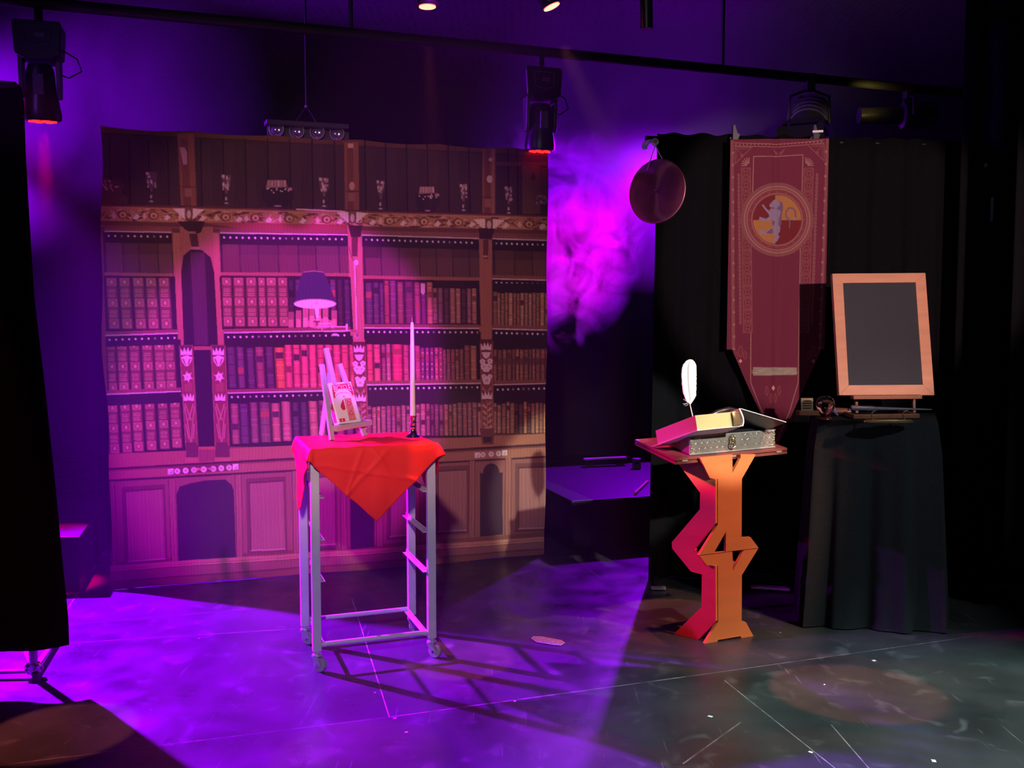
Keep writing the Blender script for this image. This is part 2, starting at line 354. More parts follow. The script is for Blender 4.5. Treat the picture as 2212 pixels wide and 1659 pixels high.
#=STRUCTURE
# ------------------------------------------------------------------ room
HC = 3.9
def floor_mat():
    m = bpy.data.materials.new('black_stage_floor'); m.use_nodes = True; nt = m.node_tree; N = nt.nodes; L = nt.links
    b = N['Principled BSDF']; geo = N.new('ShaderNodeNewGeometry')
    def noise(sc, det, st=None, dist=0):
        n = N.new('ShaderNodeTexNoise'); n.inputs['Scale'].default_value = sc; n.inputs['Detail'].default_value = det; n.inputs['Distortion'].default_value = dist
        if st:
            mp = N.new('ShaderNodeMapping'); mp.inputs['Scale'].default_value = st; L.new(geo.outputs['Position'], mp.inputs['Vector']); L.new(mp.outputs[0], n.inputs['Vector'])
        else: L.new(geo.outputs['Position'], n.inputs['Vector'])
        return n.outputs['Fac']
    def ramp(src, p0, c0, p1, c1):
        r = N.new('ShaderNodeValToRGB'); e = r.color_ramp.elements
        e[0].position = p0; e[0].color = (*c0, 1); e[1].position = p1; e[1].color = (*c1, 1); L.new(src, r.inputs[0]); return r.outputs[0]
    def math_(op, a, c=None, d=None):
        n = N.new('ShaderNodeMath'); n.operation = op
        for i, x in enumerate((a, c, d)):
            if x is None: continue
            if hasattr(x, 'links'): L.new(x, n.inputs[i])
            else: n.inputs[i].default_value = x
        return n.outputs[0]
    def mix(f, a, c):
        n = N.new('ShaderNodeMix'); n.data_type = 'RGBA'
        L.new(f, n.inputs[0])
        for k, x in ((6, a), (7, c)):
            if hasattr(x, 'links'): L.new(x, n.inputs[k])
            else: n.inputs[k].default_value = (*x, 1)
        return n.outputs[2]
    col = ramp(noise(2.4, 9, dist=.25), .30, (.021, .021, .024), .80, (.060, .060, .065))
    scuff = ramp(noise(7, 10, dist=.7), .58, (0, 0, 0), .80, (.6, .6, .6))
    col = mix(scuff, col, (.15, .15, .16))
    for k, (ang, sc) in enumerate(((.4, 2.6), (1.5, 3.3), (2.4, 2.1))):       # long thin scratches
        mp = N.new('ShaderNodeMapping'); mp.inputs['Rotation'].default_value = (0, 0, ang); mp.inputs['Scale'].default_value = (60, 1.3, 1)
        L.new(geo.outputs['Position'], mp.inputs['Vector']); n = N.new('ShaderNodeTexNoise'); n.inputs['Scale'].default_value = sc; n.inputs['Detail'].default_value = 1
        n.inputs['Distortion'].default_value = .3
        L.new(mp.outputs[0], n.inputs['Vector'])
        col = mix(ramp(n.outputs['Fac'], .76, (0, 0, 0), .80, (.6, .6, .6)), col, (.24, .24, .25))
    v = N.new('ShaderNodeTexVoronoi'); v.inputs['Scale'].default_value = 11; L.new(geo.outputs['Position'], v.inputs['Vector'])
    sep = N.new('ShaderNodeSeparateColor'); L.new(v.outputs['Color'], sep.inputs[0])
    thr = math_('MULTIPLY', math_('POWER', sep.outputs[0], 3.0), .055)
    col = mix(math_('MULTIPLY', math_('LESS_THAN', v.outputs['Distance'], thr), math_('GREATER_THAN', sep.outputs[1], .45)), col, (.42, .42, .44))
    sx = N.new('ShaderNodeSeparateXYZ'); L.new(geo.outputs['Position'], sx.inputs[0])
    for (a, c_, w, k) in SEAMS:                                                # joints between the floor sheets
        d = (c_-a); Ln = d.length; d = d/Ln; n = Vector((-d.y, d.x, 0))
        dist = math_('ADD', math_('ADD', math_('MULTIPLY', sx.outputs[0], n.x), math_('MULTIPLY', sx.outputs[1], n.y)), -n.dot(a))
        t = math_('ADD', math_('ADD', math_('MULTIPLY', sx.outputs[0], d.x), math_('MULTIPLY', sx.outputs[1], d.y)), -d.dot(a))
        f = math_('LESS_THAN', math_('ABSOLUTE', dist), w)
        f = math_('MULTIPLY', f, math_('MULTIPLY', math_('GREATER_THAN', t, 0), math_('LESS_THAN', t, Ln)))
        f = math_('MULTIPLY', f, math_('MULTIPLY', ramp(noise(14, 3), .35, (.2, .2, .2), .6, (1, 1, 1)), k))
        col = mix(f, col, (.50, .42, .48))
    L.new(col, b.inputs['Base Color'])
    L.new(ramp(noise(5, 8, dist=.2), .3, (.24, .24, .24), .75, (.46, .46, .46)), b.inputs['Roughness'])
    bp = N.new('ShaderNodeBump'); bp.inputs['Strength'].default_value = .10; bp.inputs['Distance'].default_value = .01
    L.new(noise(10, 4), bp.inputs['Height']); L.new(bp.outputs[0], b.inputs['Normal'])
    b.inputs['Specular IOR Level'].default_value = .45
    return m
SEAMS = [(on_z(760, 1292), on_z(841, 1549), .0022, 1.0), (on_z(-300, 1690), on_z(840, 1549), .0016, .5), (on_z(840, 1549), on_z(1480, 1462), .0028, .85),
         (on_z(1480, 1462), on_z(2100, 1375), .0018, .5), (on_z(1565, 1470), on_z(1830, 1680), .0022, .6), (on_z(1795, 1565), on_z(1895, 1680), .0022, .6),
         (on_z(135, 1390), on_z(640, 1358), .0022, .45), (on_z(133, 1335), on_z(225, 1192), .0025, .9), (on_z(140, 1350), on_z(660, 1305), .0016, .35),
         (on_z(1475, 1650), on_z(1600, 1560), .003, .35), (on_z(1240, 1205), on_z(1300, 1250), .003, .4)]
fl = MB().add([(-7, -2, 0), (6, -2, 0), (6, 10.4, 0), (-7, 10.4, 0)], [(0, 1, 2, 3)]).build('floor', floor_mat(), origin=(0, 0, 0)); struct(fl)
def ceil_mat():
    m = mat('perforated_ceiling', (.09, .09, .09), .7); nt = m.node_tree
    v = nt.nodes.new('ShaderNodeTexVoronoi'); v.inputs['Scale'].default_value = 16; v.inputs['Randomness'].default_value = .15
    g_ = nt.nodes.new('ShaderNodeNewGeometry'); nt.links.new(g_.outputs['Position'], v.inputs['Vector'])
    r = nt.nodes.new('ShaderNodeValToRGB'); r.color_ramp.elements[0].position = .25; r.color_ramp.elements[0].color = (.012, .012, .012, 1)
    r.color_ramp.elements[1].position = .4; r.color_ramp.elements[1].color = (.10, .10, .10, 1)
    nt.links.new(v.outputs['Distance'], r.inputs[0]); nt.links.new(r.outputs[0], nt.nodes['Principled BSDF'].inputs['Base Color'])
    return m
struct(MB().box((-.5, 4.2, HC+.05), (13, 12.4, .1)).build('ceiling', ceil_mat()))
struct(MB().box((-.5, 10.45, HC/2), (13, .1, HC)).build('wall_back', 'wall_black'))
struct(MB().box((-7.05, 4.2, HC/2), (.1, 12.4, HC)).build('wall_left', 'wall_black'))
struct(MB().box((6.05, 4.2, HC/2), (.1, 12.4, HC)).build('wall_right', 'wall_black'))

# ------------------------------------------------------------------ drapes
def drape(name, a, b_, z0, z1, amp, waves, label, lean=0, gather=0, m='drape', ztop=None, seed=0, lab2=None):
    a = Vector(a); b_ = Vector(b_); d = (b_-a); L = d.length; d.normalize(); n = Vector((d.y, -d.x, 0))
    r = random.Random(seed); ph = [r.uniform(0, 6.28) for _ in range(4)]
    def fn(u, v):
        x = u*L; k = .35+.65*(1-v)
        w = amp*k*(math.sin(waves*x*2*PI+ph[0]+.6*math.sin(2.1*x+ph[1]))+.45*math.sin(waves*2.3*x*2*PI+ph[2]))
        z = z0+(z1-z0)*v
        if v > .99: z += (ztop(u) if ztop else .006*math.sin(waves*x*2*PI*1.5+ph[3]))
        return a+d*(x+lean*(1-v)*(1-u))+n*w+Vector((0, 0, z))
    return MB().grid(fn, max(30, int(L*90)), 16).build(name, m, smooth=True, solid=.004)
DY = 5.45
o = drape('stage_drape', (.80, DY, 0), (2.75, DY+.25, 0), .001, 2.50, .022, 4.2, '', lean=-.03, seed=3)
tag(o, 'black cloth drape behind the lectern carrying the maroon banner', 'drape')
o = drape('side_curtain', (2.46, 5.40, 0), (3.9, 4.9, 0), .01, 3.7, .03, 3.2, '', seed=5)
tag(o, 'tall black curtain right of the draped table, hanging to the floor', 'curtain')
o = drape('leg_curtain', (2.42, 4.72, 0), (3.4, 4.35, 0), .28, 3.7, .02, 3.6, '', seed=6)
tag(o, 'narrow black curtain at the far right edge of the stage', 'curtain')
# ------------------------------------------------------------------ printed library backdrop
BL = on_z(240, 1272, .009); BR = on_z(1177, 1196, .009)
bn = Vector((BR.y-BL.y, -(BR.x-BL.x), 0)).normalized()           # towards the audience
TL = on_plane(213, 272, BL, bn); TR = on_plane(1184, 323, BL, bn)
NX, NY = 760, 780
def npv(v): return np.array(v)
dirv = (npv(BR)-npv(BL)); dirv /= np.linalg.norm(dirv)
def backdrop_points(S, T):                                          # T 0 = top
    Pq = ((1-S)*(1-T))[..., None]*npv(TL)+(S*(1-T))[..., None]*npv(TR)+((1-S)*T)[..., None]*npv(BL)+(S*T)[..., None]*npv(BR)
    edge = (np.exp(-S*40)*(.006*np.sin(T*23)+.010*np.sin(T*9+1))+np.exp(-(1-S)*40)*.004*np.sin(T*17))      # cloth outline wanders a little
    Pq = Pq+edge[..., None]*dirv
    Pq[..., 2] += -np.exp(-T*60)*.012*np.abs(np.sin(S*PI*5.5))+np.exp(-(1-T)*50)*(.002*np.sin(S*7)+.002*np.sin(S*31)-.006)
    return Pq
S, T = fine(NX, NY); Pf = backdrop_points(S, T)
X, Y = proj(Pf.reshape(-1, 3)); X = X.reshape(S.shape); Y = Y.reshape(S.shape); del Pf
WD = (.36, .155, .075); WM = (.20, .080, .045); DK = (.030, .016, .022); DK2 = (.055, .030, .034); LT = (.62, .46, .36); SHL = (.62, .50, .45)
P = Painter(X, Y, WM)
R = random.Random(11)
def lerp(a, b_, t): return a+(b_-a)*t
def c_(col, k): return tuple(min(1, v*k) for v in col)
def jit(col, k=.2):
    f = 1+R.uniform(-k, k); return tuple(min(1, v*f*(1+R.uniform(-k, k)*.3)) for v in col)
# --- top tier: dark panelling with goblets
P.poly([(205, 265), (1190, 315), (1190, 475), (205, 450)], DK2)
P.poly([(205, 262), (1190, 312), (1190, 338), (205, 286)], (.13, .055, .03))
P.line([(205, 287), (1190, 338)], 3, (.05, .02, .015))
for x0 in list(range(235, 380, 42))+list(range(432, 742, 48))+list(range(786, 1040, 45))+[1095, 1115]:
    P.rect(x0, 300, x0+3, 446+(x0-225)*.02, (.018, .010, .014), 1, dx=3)
    P.rect(x0+3, 310, x0+24, 446+(x0-225)*.02, (.075, .042, .040), .45, dx=3)
P.rect(1128, 358, 1167, 462, (.16, .085, .05), 1, dx=1); P.rect(1168, 362, 1184, 440, (.12, .06, .045)); P.rect(1072, 350, 1184, 358, (.13, .06, .045))
P.ell(1152, 382, 5, 8, (.08, .04, .03))
def goblet(x, y0, y1, w):
    h = y1-y0
    P.poly([(x-w, y0), (x+w, y0), (x+w*.85, y0+h*.35), (x+w*.35, y0+h*.52), (x-w*.35, y0+h*.52), (x-w*.85, y0+h*.35)], (.12, .075, .075))
    P.rect(x-2.5, y0+h*.5, x+2.5, y0+h*.82, (.16, .11, .10)); P.ell(x, y0+h*.66, 5, 3.4, (.06, .04, .04))
    P.ell(x, y1-4, w*.75, 4.2, (.07, .05, .05))
    for _ in range(13):
        a = R.uniform(-1, 1); b2 = R.random()
        P.ell(x+a*w*.75, y0+3+b2*h*.42, 1.2+R.random()*1.4, 2+R.random()*3, jit((.52, .36, .34), .35))
    P.rect(x-w, y0, x-w*.4, y0+6, (.58, .42, .42)); P.ell(x-1, y0+h*.78, 2, 4, (.5, .38, .36)); P.ell(x, y1-5, 4, 1.6, (.5, .4, .4))
def bowl(x, y0, y1, w):
    h = y1-y0
    P.poly([(x-w*.7, y0), (x+w*.6, y0), (x+w*.72, y0+h*.25), (x+w, y0+h*.38), (x+w, y0+h*.66), (x+w*.6, y1), (x-w*.6, y1), (x-w, y0+h*.66), (x-w, y0+h*.4)], (.035, .02, .03))
    P.poly([(x-w*.66, y0), (x+w*.52, y0), (x+w*.62, y0+h*.26), (x-w*.78, y0+h*.30)], (.30, .15, .13))
    for k in range(6): P.rect(x-w*.62+k*w*.2, y0+1, x-w*.62+k*w*.2+w*.13, y0+h*.24, jit((.50, .33, .30), .3))
    P.ell(x+w*.78, y0+h*.33, 5, 3.5, (.45, .26, .24))
    for k in range(12): P.ell(x+R.uniform(-.7, .7)*w, y0+h*R.uniform(.3, .5), 1.6, 1.4, (.72, .58, .56))
    P.ell(x, y1-3, w*.25, 1.6, (.4, .3, .3))
goblet(327, 372, 440, 12); goblet(489, 378, 444, 10); bowl(600, 389, 448, 34); goblet(700, 384, 450, 11)
goblet(822, 390, 456, 9); bowl(924, 403, 458, 26); goblet(1001, 398, 459, 8); goblet(1099, 403, 465, 9)
P.poly([(218, 383), (255, 390), (268, 400), (262, 418), (275, 425), (275, 440), (218, 440)], (.10, .05, .04))
for k in range(16): P.ell(222+R.random()*34, 388+R.random()*24, 2.4, 2.2, jit((.45, .26, .15), .4))
for k in range(18): P.ell(1160+R.random()*22, 422+R.random()*20, 2.4, 3, jit((.26, .17, .17), .6))
for (x0, x1, b0, b1, y1) in ((383, 419, 391, 425, 447), (743, 774, 745, 776, 457), (1042, 1070, 1041, 1069, 470)):
    P.poly([(x0, 280+(x0-213)*.05), (x1, 280+(x0-213)*.05), (b1, y1), (b0, y1)], (.25, .10, .055))
    w = x1-x0
    P.poly([(x0+w*.18, 300), (x0+w*.62, 300), (b0+w*.62, y1), (b0+w*.18, y1)], (.17, .06, .04))
    P.rect(b0+w*.22, y1-40, b1-w*.3, y1-22, (.30, .13, .09)); P.line([(b0, y1-44), (b1, y1-43)], 2, (.09, .035, .03))
P.poly([(388, 318), (399, 318), (404, 330), (404, 354), (396, 356)], (.50, .28, .25))
P.rect(751, 310, 763, 320, (.60, .36, .22)); P.ell(760, 402, 6, 9, (.55, .30, .22)); P.ell(1061, 345, 6, 4, (.62, .42, .38)); P.ell(1058, 387, 7, 8, (.66, .46, .44))
P.rect(1062, 322, 1068, 470, (.34, .16, .10), .8)
# --- ledge, inlaid frieze and moulding
def yl(k0, k1, x): return k0+(k1-k0)*(x-225)/955.0
def band(a0, a1, b0, b1, col, al=1): P.poly([(205, yl(a0, a1, 205)), (1190, yl(a0, a1, 1190)), (1190, yl(b0, b1, 1190)), (205, yl(b0, b1, 205))], col, al)
band(440, 464, 447, 471, (.20, .07, .045)); P.line([(205, 441), (1190, 465)], 2, (.06, .02, .02))
band(447, 471, 477, 497, (.43, .22, .085)); P.line([(205, 446.5), (1190, 470.5)], 1.6, (.55, .28, .16))
P.line([(640, 452), (745, 457)], 3.2, (.75, .45, .42))
for k in range(330):
    x = R.uniform(222, 1183); y = yl(449, 473, x)+R.random()*25
    col = R.choice([(.12, .055, .03), (.12, .055, .03), (.58, .34, .15), (.22, .09, .045), (.60, .38, .20)])
    a = R.uniform(-.9, .9); l = R.uniform(5, 15); w = R.uniform(2.2, 6.5)
    if y+abs(math.sin(a))*l > yl(477, 497, x)-1 or y-abs(math.sin(a))*l < yl(448, 472, x): a *= .2
    dx, dy = math.cos(a)*l, math.sin(a)*l; nx, ny = -math.sin(a)*w/2, math.cos(a)*w/2
    P.poly([(x-dx, y-dy), (x-dx*.2+nx, y-dy*.2+ny), (x+dx, y+dy), (x-dx*.2-nx, y-dy*.2-ny)], col)
for k in range(13):                                                # scrolls and pale petals
    x = 262+k*73+R.uniform(-6, 6); y = yl(463, 485, x)
    P.ell(x, y, 11, 9, (.16, .07, .035)); P.ell(x+1, y, 7.5, 6.5, (.62, .38, .16)); P.ell(x+1, y+1, 3, 3, (.2, .09, .045))
    P.poly([(x+22, y+8), (x+30, y-2), (x+38, y+4), (x+30, y+11)], (.78, .62, .50))
    P.poly([(x-24, y+2), (x-19, y-7), (x-14, y+3), (x-19, y+9)], (.70, .50, .34))
for x, y in ((408, 460), (761, 468), (1056, 483)):                 # winged motifs above the posts
    P.rect(x-8, y-11, x+8, y+14, (.20, .10, .05)); P.ell(x, y+3, 4.5, 9, (.62, .48, .34))
    P.poly([(x-34, y-9), (x-9, y-10), (x-8, y+14), (x-18, y+6), (x-24, y)], (.80, .68, .52)); P.poly([(x+34, y-7), (x+9, y-10), (x+8, y+14), (x+18, y+6), (x+24, y)], (.80, .68, .52))
band(477, 497, 503, 520, (.14, .055, .04)); band(487, 506, 490, 509, (.24, .10, .06))
P.poly([(430, 480), (752, 485), (752, 504), (560, 500)], (.30, .085, .05))  # red light falling on the moulding, painted into the print
# --- posts
for pts in ([(371, 503), (388, 503), (397, 745), (384, 745)], [(458, 503), (473, 503), (484, 745), (471, 745)]): P.poly(pts, (.40, .18, .095))
P.poly([(388, 498), (458, 498), (471, 745), (397, 745)], DK)
P.poly([(411, 545), (442, 545), (450, 745), (420, 745)], (.075, .040, .048))
P.poly([(388, 490), (460, 490), (463, 590), (455, 556), (436, 540), (412, 539), (396, 552), (391, 590)], (.36, .155, .085))
P.poly([(383, 478), (443, 478), (434, 502), (420, 506), (400, 496)], (.045, .02, .02)); P.poly([(408, 503), (426, 503), (430, 535), (414, 535)], (.085, .035, .03)); P.rect(412, 533, 431, 538, (.45, .22, .16)); P.rect(408, 500, 423, 505, (.34, .17, .12))
P.poly([(750, 486), (781, 488), (787, 737), (757, 737)], (.46, .21, .12)); P.poly([(752, 486), (782, 488), (779, 512), (758, 512)], (.055, .022, .022))
P.poly([(759, 512), (773, 512), (772, 554), (760, 554)], (.12, .045, .035)); P.rect(757, 737, 789, 740, (.5, .26, .16))
P.poly([(1033, 492), (1068, 494), (1062, 516), (1036, 516)], (.05, .02, .02)); P.poly([(1034, 516), (1062, 518), (1062, 735), (1035, 735)], (.36, .155, .085)); P.poly([(1043, 518), (1055, 518), (1054, 560), (1043, 558)], (.12, .05, .035)); P.rect(1043, 552, 1053, 556, (.5, .28, .2))
# --- bays
NSH = {}
def bayback(x0, x1, y0, y1, dx, pw):
    P.rect(x0, y0, x1, y1, DK2, 1, dx=dx); x = x0+6
    while x < x1-8:
        w = pw*R.uniform(.8, 1.1); P.rect(x, y0+16, min(x+w-3, x1), y1, jit((.105, .055, .045), .3), 1, dx=dx)
        P.rect(x, y0+(y1-y0)*.55, min(x+w-3, x1), y1, jit((.15, .075, .055), .2), .55, dx=dx); x += w
def shelfline(x0, x1, y0, y1, sp, yd, dots=True):
    P.poly([(x0, y0-9), (x1, y1-9), (x1, y1), (x0, y0)], (.24, .10, .065)); P.poly([(x0, y0-2), (x1, y1-2), (x1, y1+.6), (x0, y0+.6)], SHL)
    P.poly([(x0, y0+1), (x1, y1+1), (x1, y1+24), (x0, y0+24)], DK)
    if dots:
        x = x0+9
        while x < x1-3:
            P.ell(x, lerp(y0, y1, (x-x0)/(x1-x0))+yd, 2.1, 2.3, (.78, .70, .66) if R.random() < .8 else (.3, .25, .25)); x += sp
bayback(222, 372, 500, 590, 3, 38); shelfline(226, 371, 500.5, 502.5, 14, 9)
bayback(474, 751, 503, 590, 3, 47); shelfline(475, 751, 504, 508, 13.4, 9)
bayback(783, 1034, 508, 598, 2, 44); shelfline(782, 1034, 508.5, 516, 12.0, 9)
bayback(1063, 1186, 516, 600, 1, 42); shelfline(1063, 1186, 516.5, 520, 11.2, 9)
for a in ((226, 373, 588, 591), (476, 752, 588, 590), (785, 1035, 595, 600), (1063, 1186, 596, 600)):
    P.poly([(a[0], a[2]), (a[1], a[3]), (a[1], a[3]+8), (a[0], a[2]+8)], (.34, .145, .08)); P.poly([(a[0], a[2]+7), (a[1], a[3]+7), (a[1], a[3]+12), (a[0], a[2]+12)], (.05, .02, .02))
shelfline(1063, 1186, 603, 606, 11.2, 8)
# row backs
for (xa, xb, y0, y1, dx) in ((224, 378, 597, 716, 5), (474, 757, 598, 712, 6), (785, 1035, 606, 704, 3), (1063, 1186, 612, 706, 0), (228, 390, 733, 850, 5), (484, 762, 725, 842, 6), (788, 1038, 716, 828, 3), (1065, 1186, 716, 830, 0),
                         (231, 400, 856, 978, 5), (492, 768, 852, 965, 5), (792, 1040, 836, 945, 3), (1066, 1186, 838, 938, 0)):
    P.rect(xa, y0, xb, y1, DK, 1, dx=dx)
BRN = (.29, .145, .085)
def big(x, y0, y1, w, dx, col=BRN):                                # tall gilt-tooled volume
    h = y1-y0; sh = lambda t: x+dx*t
    P.poly([(x, y0), (x+w, y0), (x+w+dx, y1), (x+dx, y1)], c_(col, .42)); P.poly([(x+w*.16, y0), (x+w*.84, y0), (x+w*.84+dx, y1), (x+w*.16+dx, y1)], c_(col, .60))
    for t0, t1, em in ((.01, .16, 1), (.20, .38, 0), (.41, .57, 1), (.61, .77, 0), (.80, .98, 1)):
        xa = sh(t0); col2 = jit(col, .12)
        if em:
            P.poly([(xa+w*.1, y0+h*t0), (xa+w*.9, y0+h*t0), (xa+w*.9+dx*(t1-t0), y0+h*t1), (xa+w*.1+dx*(t1-t0), y0+h*t1)], c_(col2, 1.25))
            cx_ = sh((t0+t1)/2)+w/2; cy_ = y0+h*(t0+t1)/2
            P.ell(cx_, cy_, w*.27, h*.062, c_(col2, .85)); P.ell(cx_, cy_, w*.14, h*.038, (.56, .36, .20))
        else:
            for q in range(4):
                ya = y0+h*lerp(t0, t1, q/4.0)
                P.poly([(xa+w*.12, ya), (xa+w*.88, ya), (xa+w*.88, ya+h*.03), (xa+w*.12, ya+h*.03)], c_(col2, 1.0 if q % 2 else .75))
                P.line([(xa+w*.2, ya+h*.035), (xa+w*.8, ya+h*.035)], 1.2, (.46, .27, .14))
def small(x, y0, y1, w, dx, col, dots=False):
    h = y1-y0; P.poly([(x, y0), (x+w, y0), (x+w+dx, y1), (x+dx, y1)], c_(col, .45)); P.poly([(x+w*.15, y0), (x+w*.85, y0), (x+w*.85+dx, y1), (x+w*.15+dx, y1)], col)
    P.poly([(x+w*.35, y0+1), (x+w*.6, y0+1), (x+w*.6+dx, y1-1), (x+w*.35+dx, y1-1)], c_(col, 1.3), .6)
    for t in sorted(R.sample([.08, .17, .3, .42, .55, .68, .8, .92], 4)):
        xa = x+dx*t; P.poly([(xa+w*.12, y0+h*t), (xa+w*.88, y0+h*t), (xa+w*.88, y0+h*t+1.7), (xa+w*.12, y0+h*t+1.7)], c_(col, R.choice([.5, 1.6, 1.7])))
    if R.random() < .5:
        t = R.choice([.12, .22, .5]); k = R.choice([(.08, .04, .05), (.34, .10, .06), c_(col, .45)])
        P.poly([(x+w*.12+dx*t, y0+h*t), (x+w*.88+dx*t, y0+h*t), (x+w*.88+dx*t, y0+h*(t+.15)), (x+w*.12+dx*t, y0+h*(t+.15))], k)
    if dots:
        for t in (.16, .5, .66, .88): P.ell(x+w/2+dx*t, y0+h*t, 1.6, 1.6, (.62, .45, .35))
def row(xa, xb, y0, y1, dx, w, cols, hv=4, slope=0.0, **k):
    x = xa
    while x < xb-w*.5:
        ww = w*R.uniform(.8, 1.2); c0 = R.choice(cols); off = slope*(x-xa)
        small(x, y0+off+R.uniform(0, hv), y1+off*.2, ww-1, dx, jit(c0, .2), **k); x += ww
for k, x in enumerate((228, 256, 285.5, 313, 341)): big(x, 600, 711, 25, 7)
for k, x in enumerate((229, 250.5, 277, 305, 331, 353)): big(x, 736+k*.6, 850-k*1.4, 24 if k else 20, 6, jit(BRN, .1))
for k, x in enumerate((231, 258, 283, 311, 339, 365.5)): big(x, 872-k*2.0, 981-k*2.6, 23, 6, jit(BRN, .15))
for k, (x, w) in enumerate(((478, 22), (503, 24), (530, 24), (556.5, 16), (574, 23), (599, 22))): big(x, 599.5, 706, w, 4)
for x in range(622, 752, 15): small(x, 604, 706, 13, 3, jit((.075, .045, .055), .4))
for x, k in ((622, .6), (638, .8), (653, 1.3), (667, 2), (681, 2.2), (696, 1.4), (715, .8)):     # books lit by the printed lamp
    P.rect(x+1, 682-k*14, x+13, 707, (.62*min(1, k), .26*min(1, k), .18*min(1, k)), .75); P.rect(x+2, 694-k*6, x+12, 707, (.9*min(1, k), .42*min(1, k), .30*min(1, k)), .8)
shelfline(484, 757, 719.5, 715, 13.2, 9)
shelfline(228, 384, 725.5, 720.5, 14, 9)
# row 2
DB = [(.10, .065, .07), (.14, .085, .085), (.20, .085, .06)]
for (x, w, c) in ((488, 20, DB[0]), (510, 16, DB[1]), (531, 17, DB[0]), (550, 19, (.24, .11, .08)), (572, 18, DB[0]), (592, 22, (.55, .20, .06))): small(x, 749+R.uniform(0, 3), 838, w, 5, c)
x = 614
while x < 757: small(x, 745, 837, 16.5, 3, jit((.58, .13, .12), .1)); x += 17.4
shelfline(492, 764, 850, 843.5, 13.2, 8); shelfline(230, 391, 852.5, 846, 14, 8, False)
for x, w, c in ((497, 18, (.26, .14, .09)), (516, 20, (.11, .07, .08)), (539, 17, (.20, .10, .09)), (559, 24, (.17, .10, .08)), (585, 19, (.36, .15, .10)), (607, 20, (.38, .15, .12)), (630, 15, (.08, .045, .06)), (648, 15, (.08, .045, .06)), (666, 19, (.40, .17, .11)), (687, 15, (.22, .10, .09)), (704, 18, (.10, .06, .07)), (724, 18, (.34, .16, .10)), (743, 18, (.20, .10, .09))):
    small(x, 871+R.uniform(-2, 3)-(x-497)*.02, 959-(x-497)*.06, w, 4, c)
# bay 3
for x, w, c in ((788, 16, DB[0]), (805, 13, DB[0]), (819, 9, DB[0]), (829, 11, (.26, .08, .06)), (841, 14, (.17, .08, .09)), (857, 14, (.20, .10, .06)), (873, 20, (.14, .055, .06)), (894, 13, (.30, .09, .10)), (908, 12, (.16, .04, .09)), (921, 13, (.52, .20, .12))):
    small(x, 608+R.uniform(-2, 4), 699, w, 2, c)
P.poly([(909, 612), (918, 612), (918, 632), (913.5, 637), (909, 632)], (.70, .48, .42))
row(934, 1033, 621, 698, 1, 11.5, [(.34, .16, .12), (.28, .13, .12), (.20, .09, .10), (.10, .05, .07), (.38, .18, .12)], 3, .02)
shelfline(786, 1035, 709, 710, 11.8, 8)
for x, w, c in ((791, 14, (.55, .11, .10)), (806, 15, (.55, .15, .12)), (823, 9, (.28, .10, .10)), (833, 10, (.40, .18, .14)), (845, 24, (.55, .07, .10)), (870, 12, (.45, .11, .12)), (883, 11, (.42, .10, .12)), (895, 12, (.42, .10, .12))): small(x, 744+R.uniform(-1, 3), 823, w, 2, c)
for x, c in ((908, (.22, .06, .12)), (918, (.26, .07, .12)), (928, (.22, .06, .12)), (938, (.50, .11, .12)), (947, (.36, .08, .12))): small(x, 751, 822, 8.6, 1, c, dots=True)
row(956, 1002, 754, 821, 1, 8.8, [(.36, .21, .13), (.30, .15, .10)], 1); row(1002, 1036, 741, 820, 1, 12.5, [(.25, .11, .07), (.32, .17, .09)], 8)
shelfline(790, 1038, 832, 828.5, 11.6, 8)
P.rect(792, 842, 1040, 876, (.04, .022, .03), 1)
row(793, 1040, 876, 942, 1, 10.2, [(.33, .17, .115), (.30, .14, .10), (.38, .19, .12), (.22, .095, .09)], 4, -.035)
# bay 4
P.rect(1063, 614, 1186, 636, DK); row(1064, 1073, 627, 703, 0, 10, [(.24, .12, .08)]); row(1074, 1186, 632, 704, 0, 9.2, [(.33, .185, .105), (.27, .145, .085), (.36, .20, .11)], 2)
shelfline(1063, 1186, 711, 714, 11.2, 8); row(1065, 1186, 754, 826, 0, 9.2, [(.24, .115, .065), (.27, .135, .075)], 2)
P.rect(1065, 774, 1186, 788, (.10, .045, .03), .75)
shelfline(1066, 1186, 832, 829, 11.2, 10); row(1066, 1186, 868, 936, 0, 9.4, [(.31, .165, .085), (.26, .13, .075), (.38, .20, .09), (.12, .06, .045)], 8)
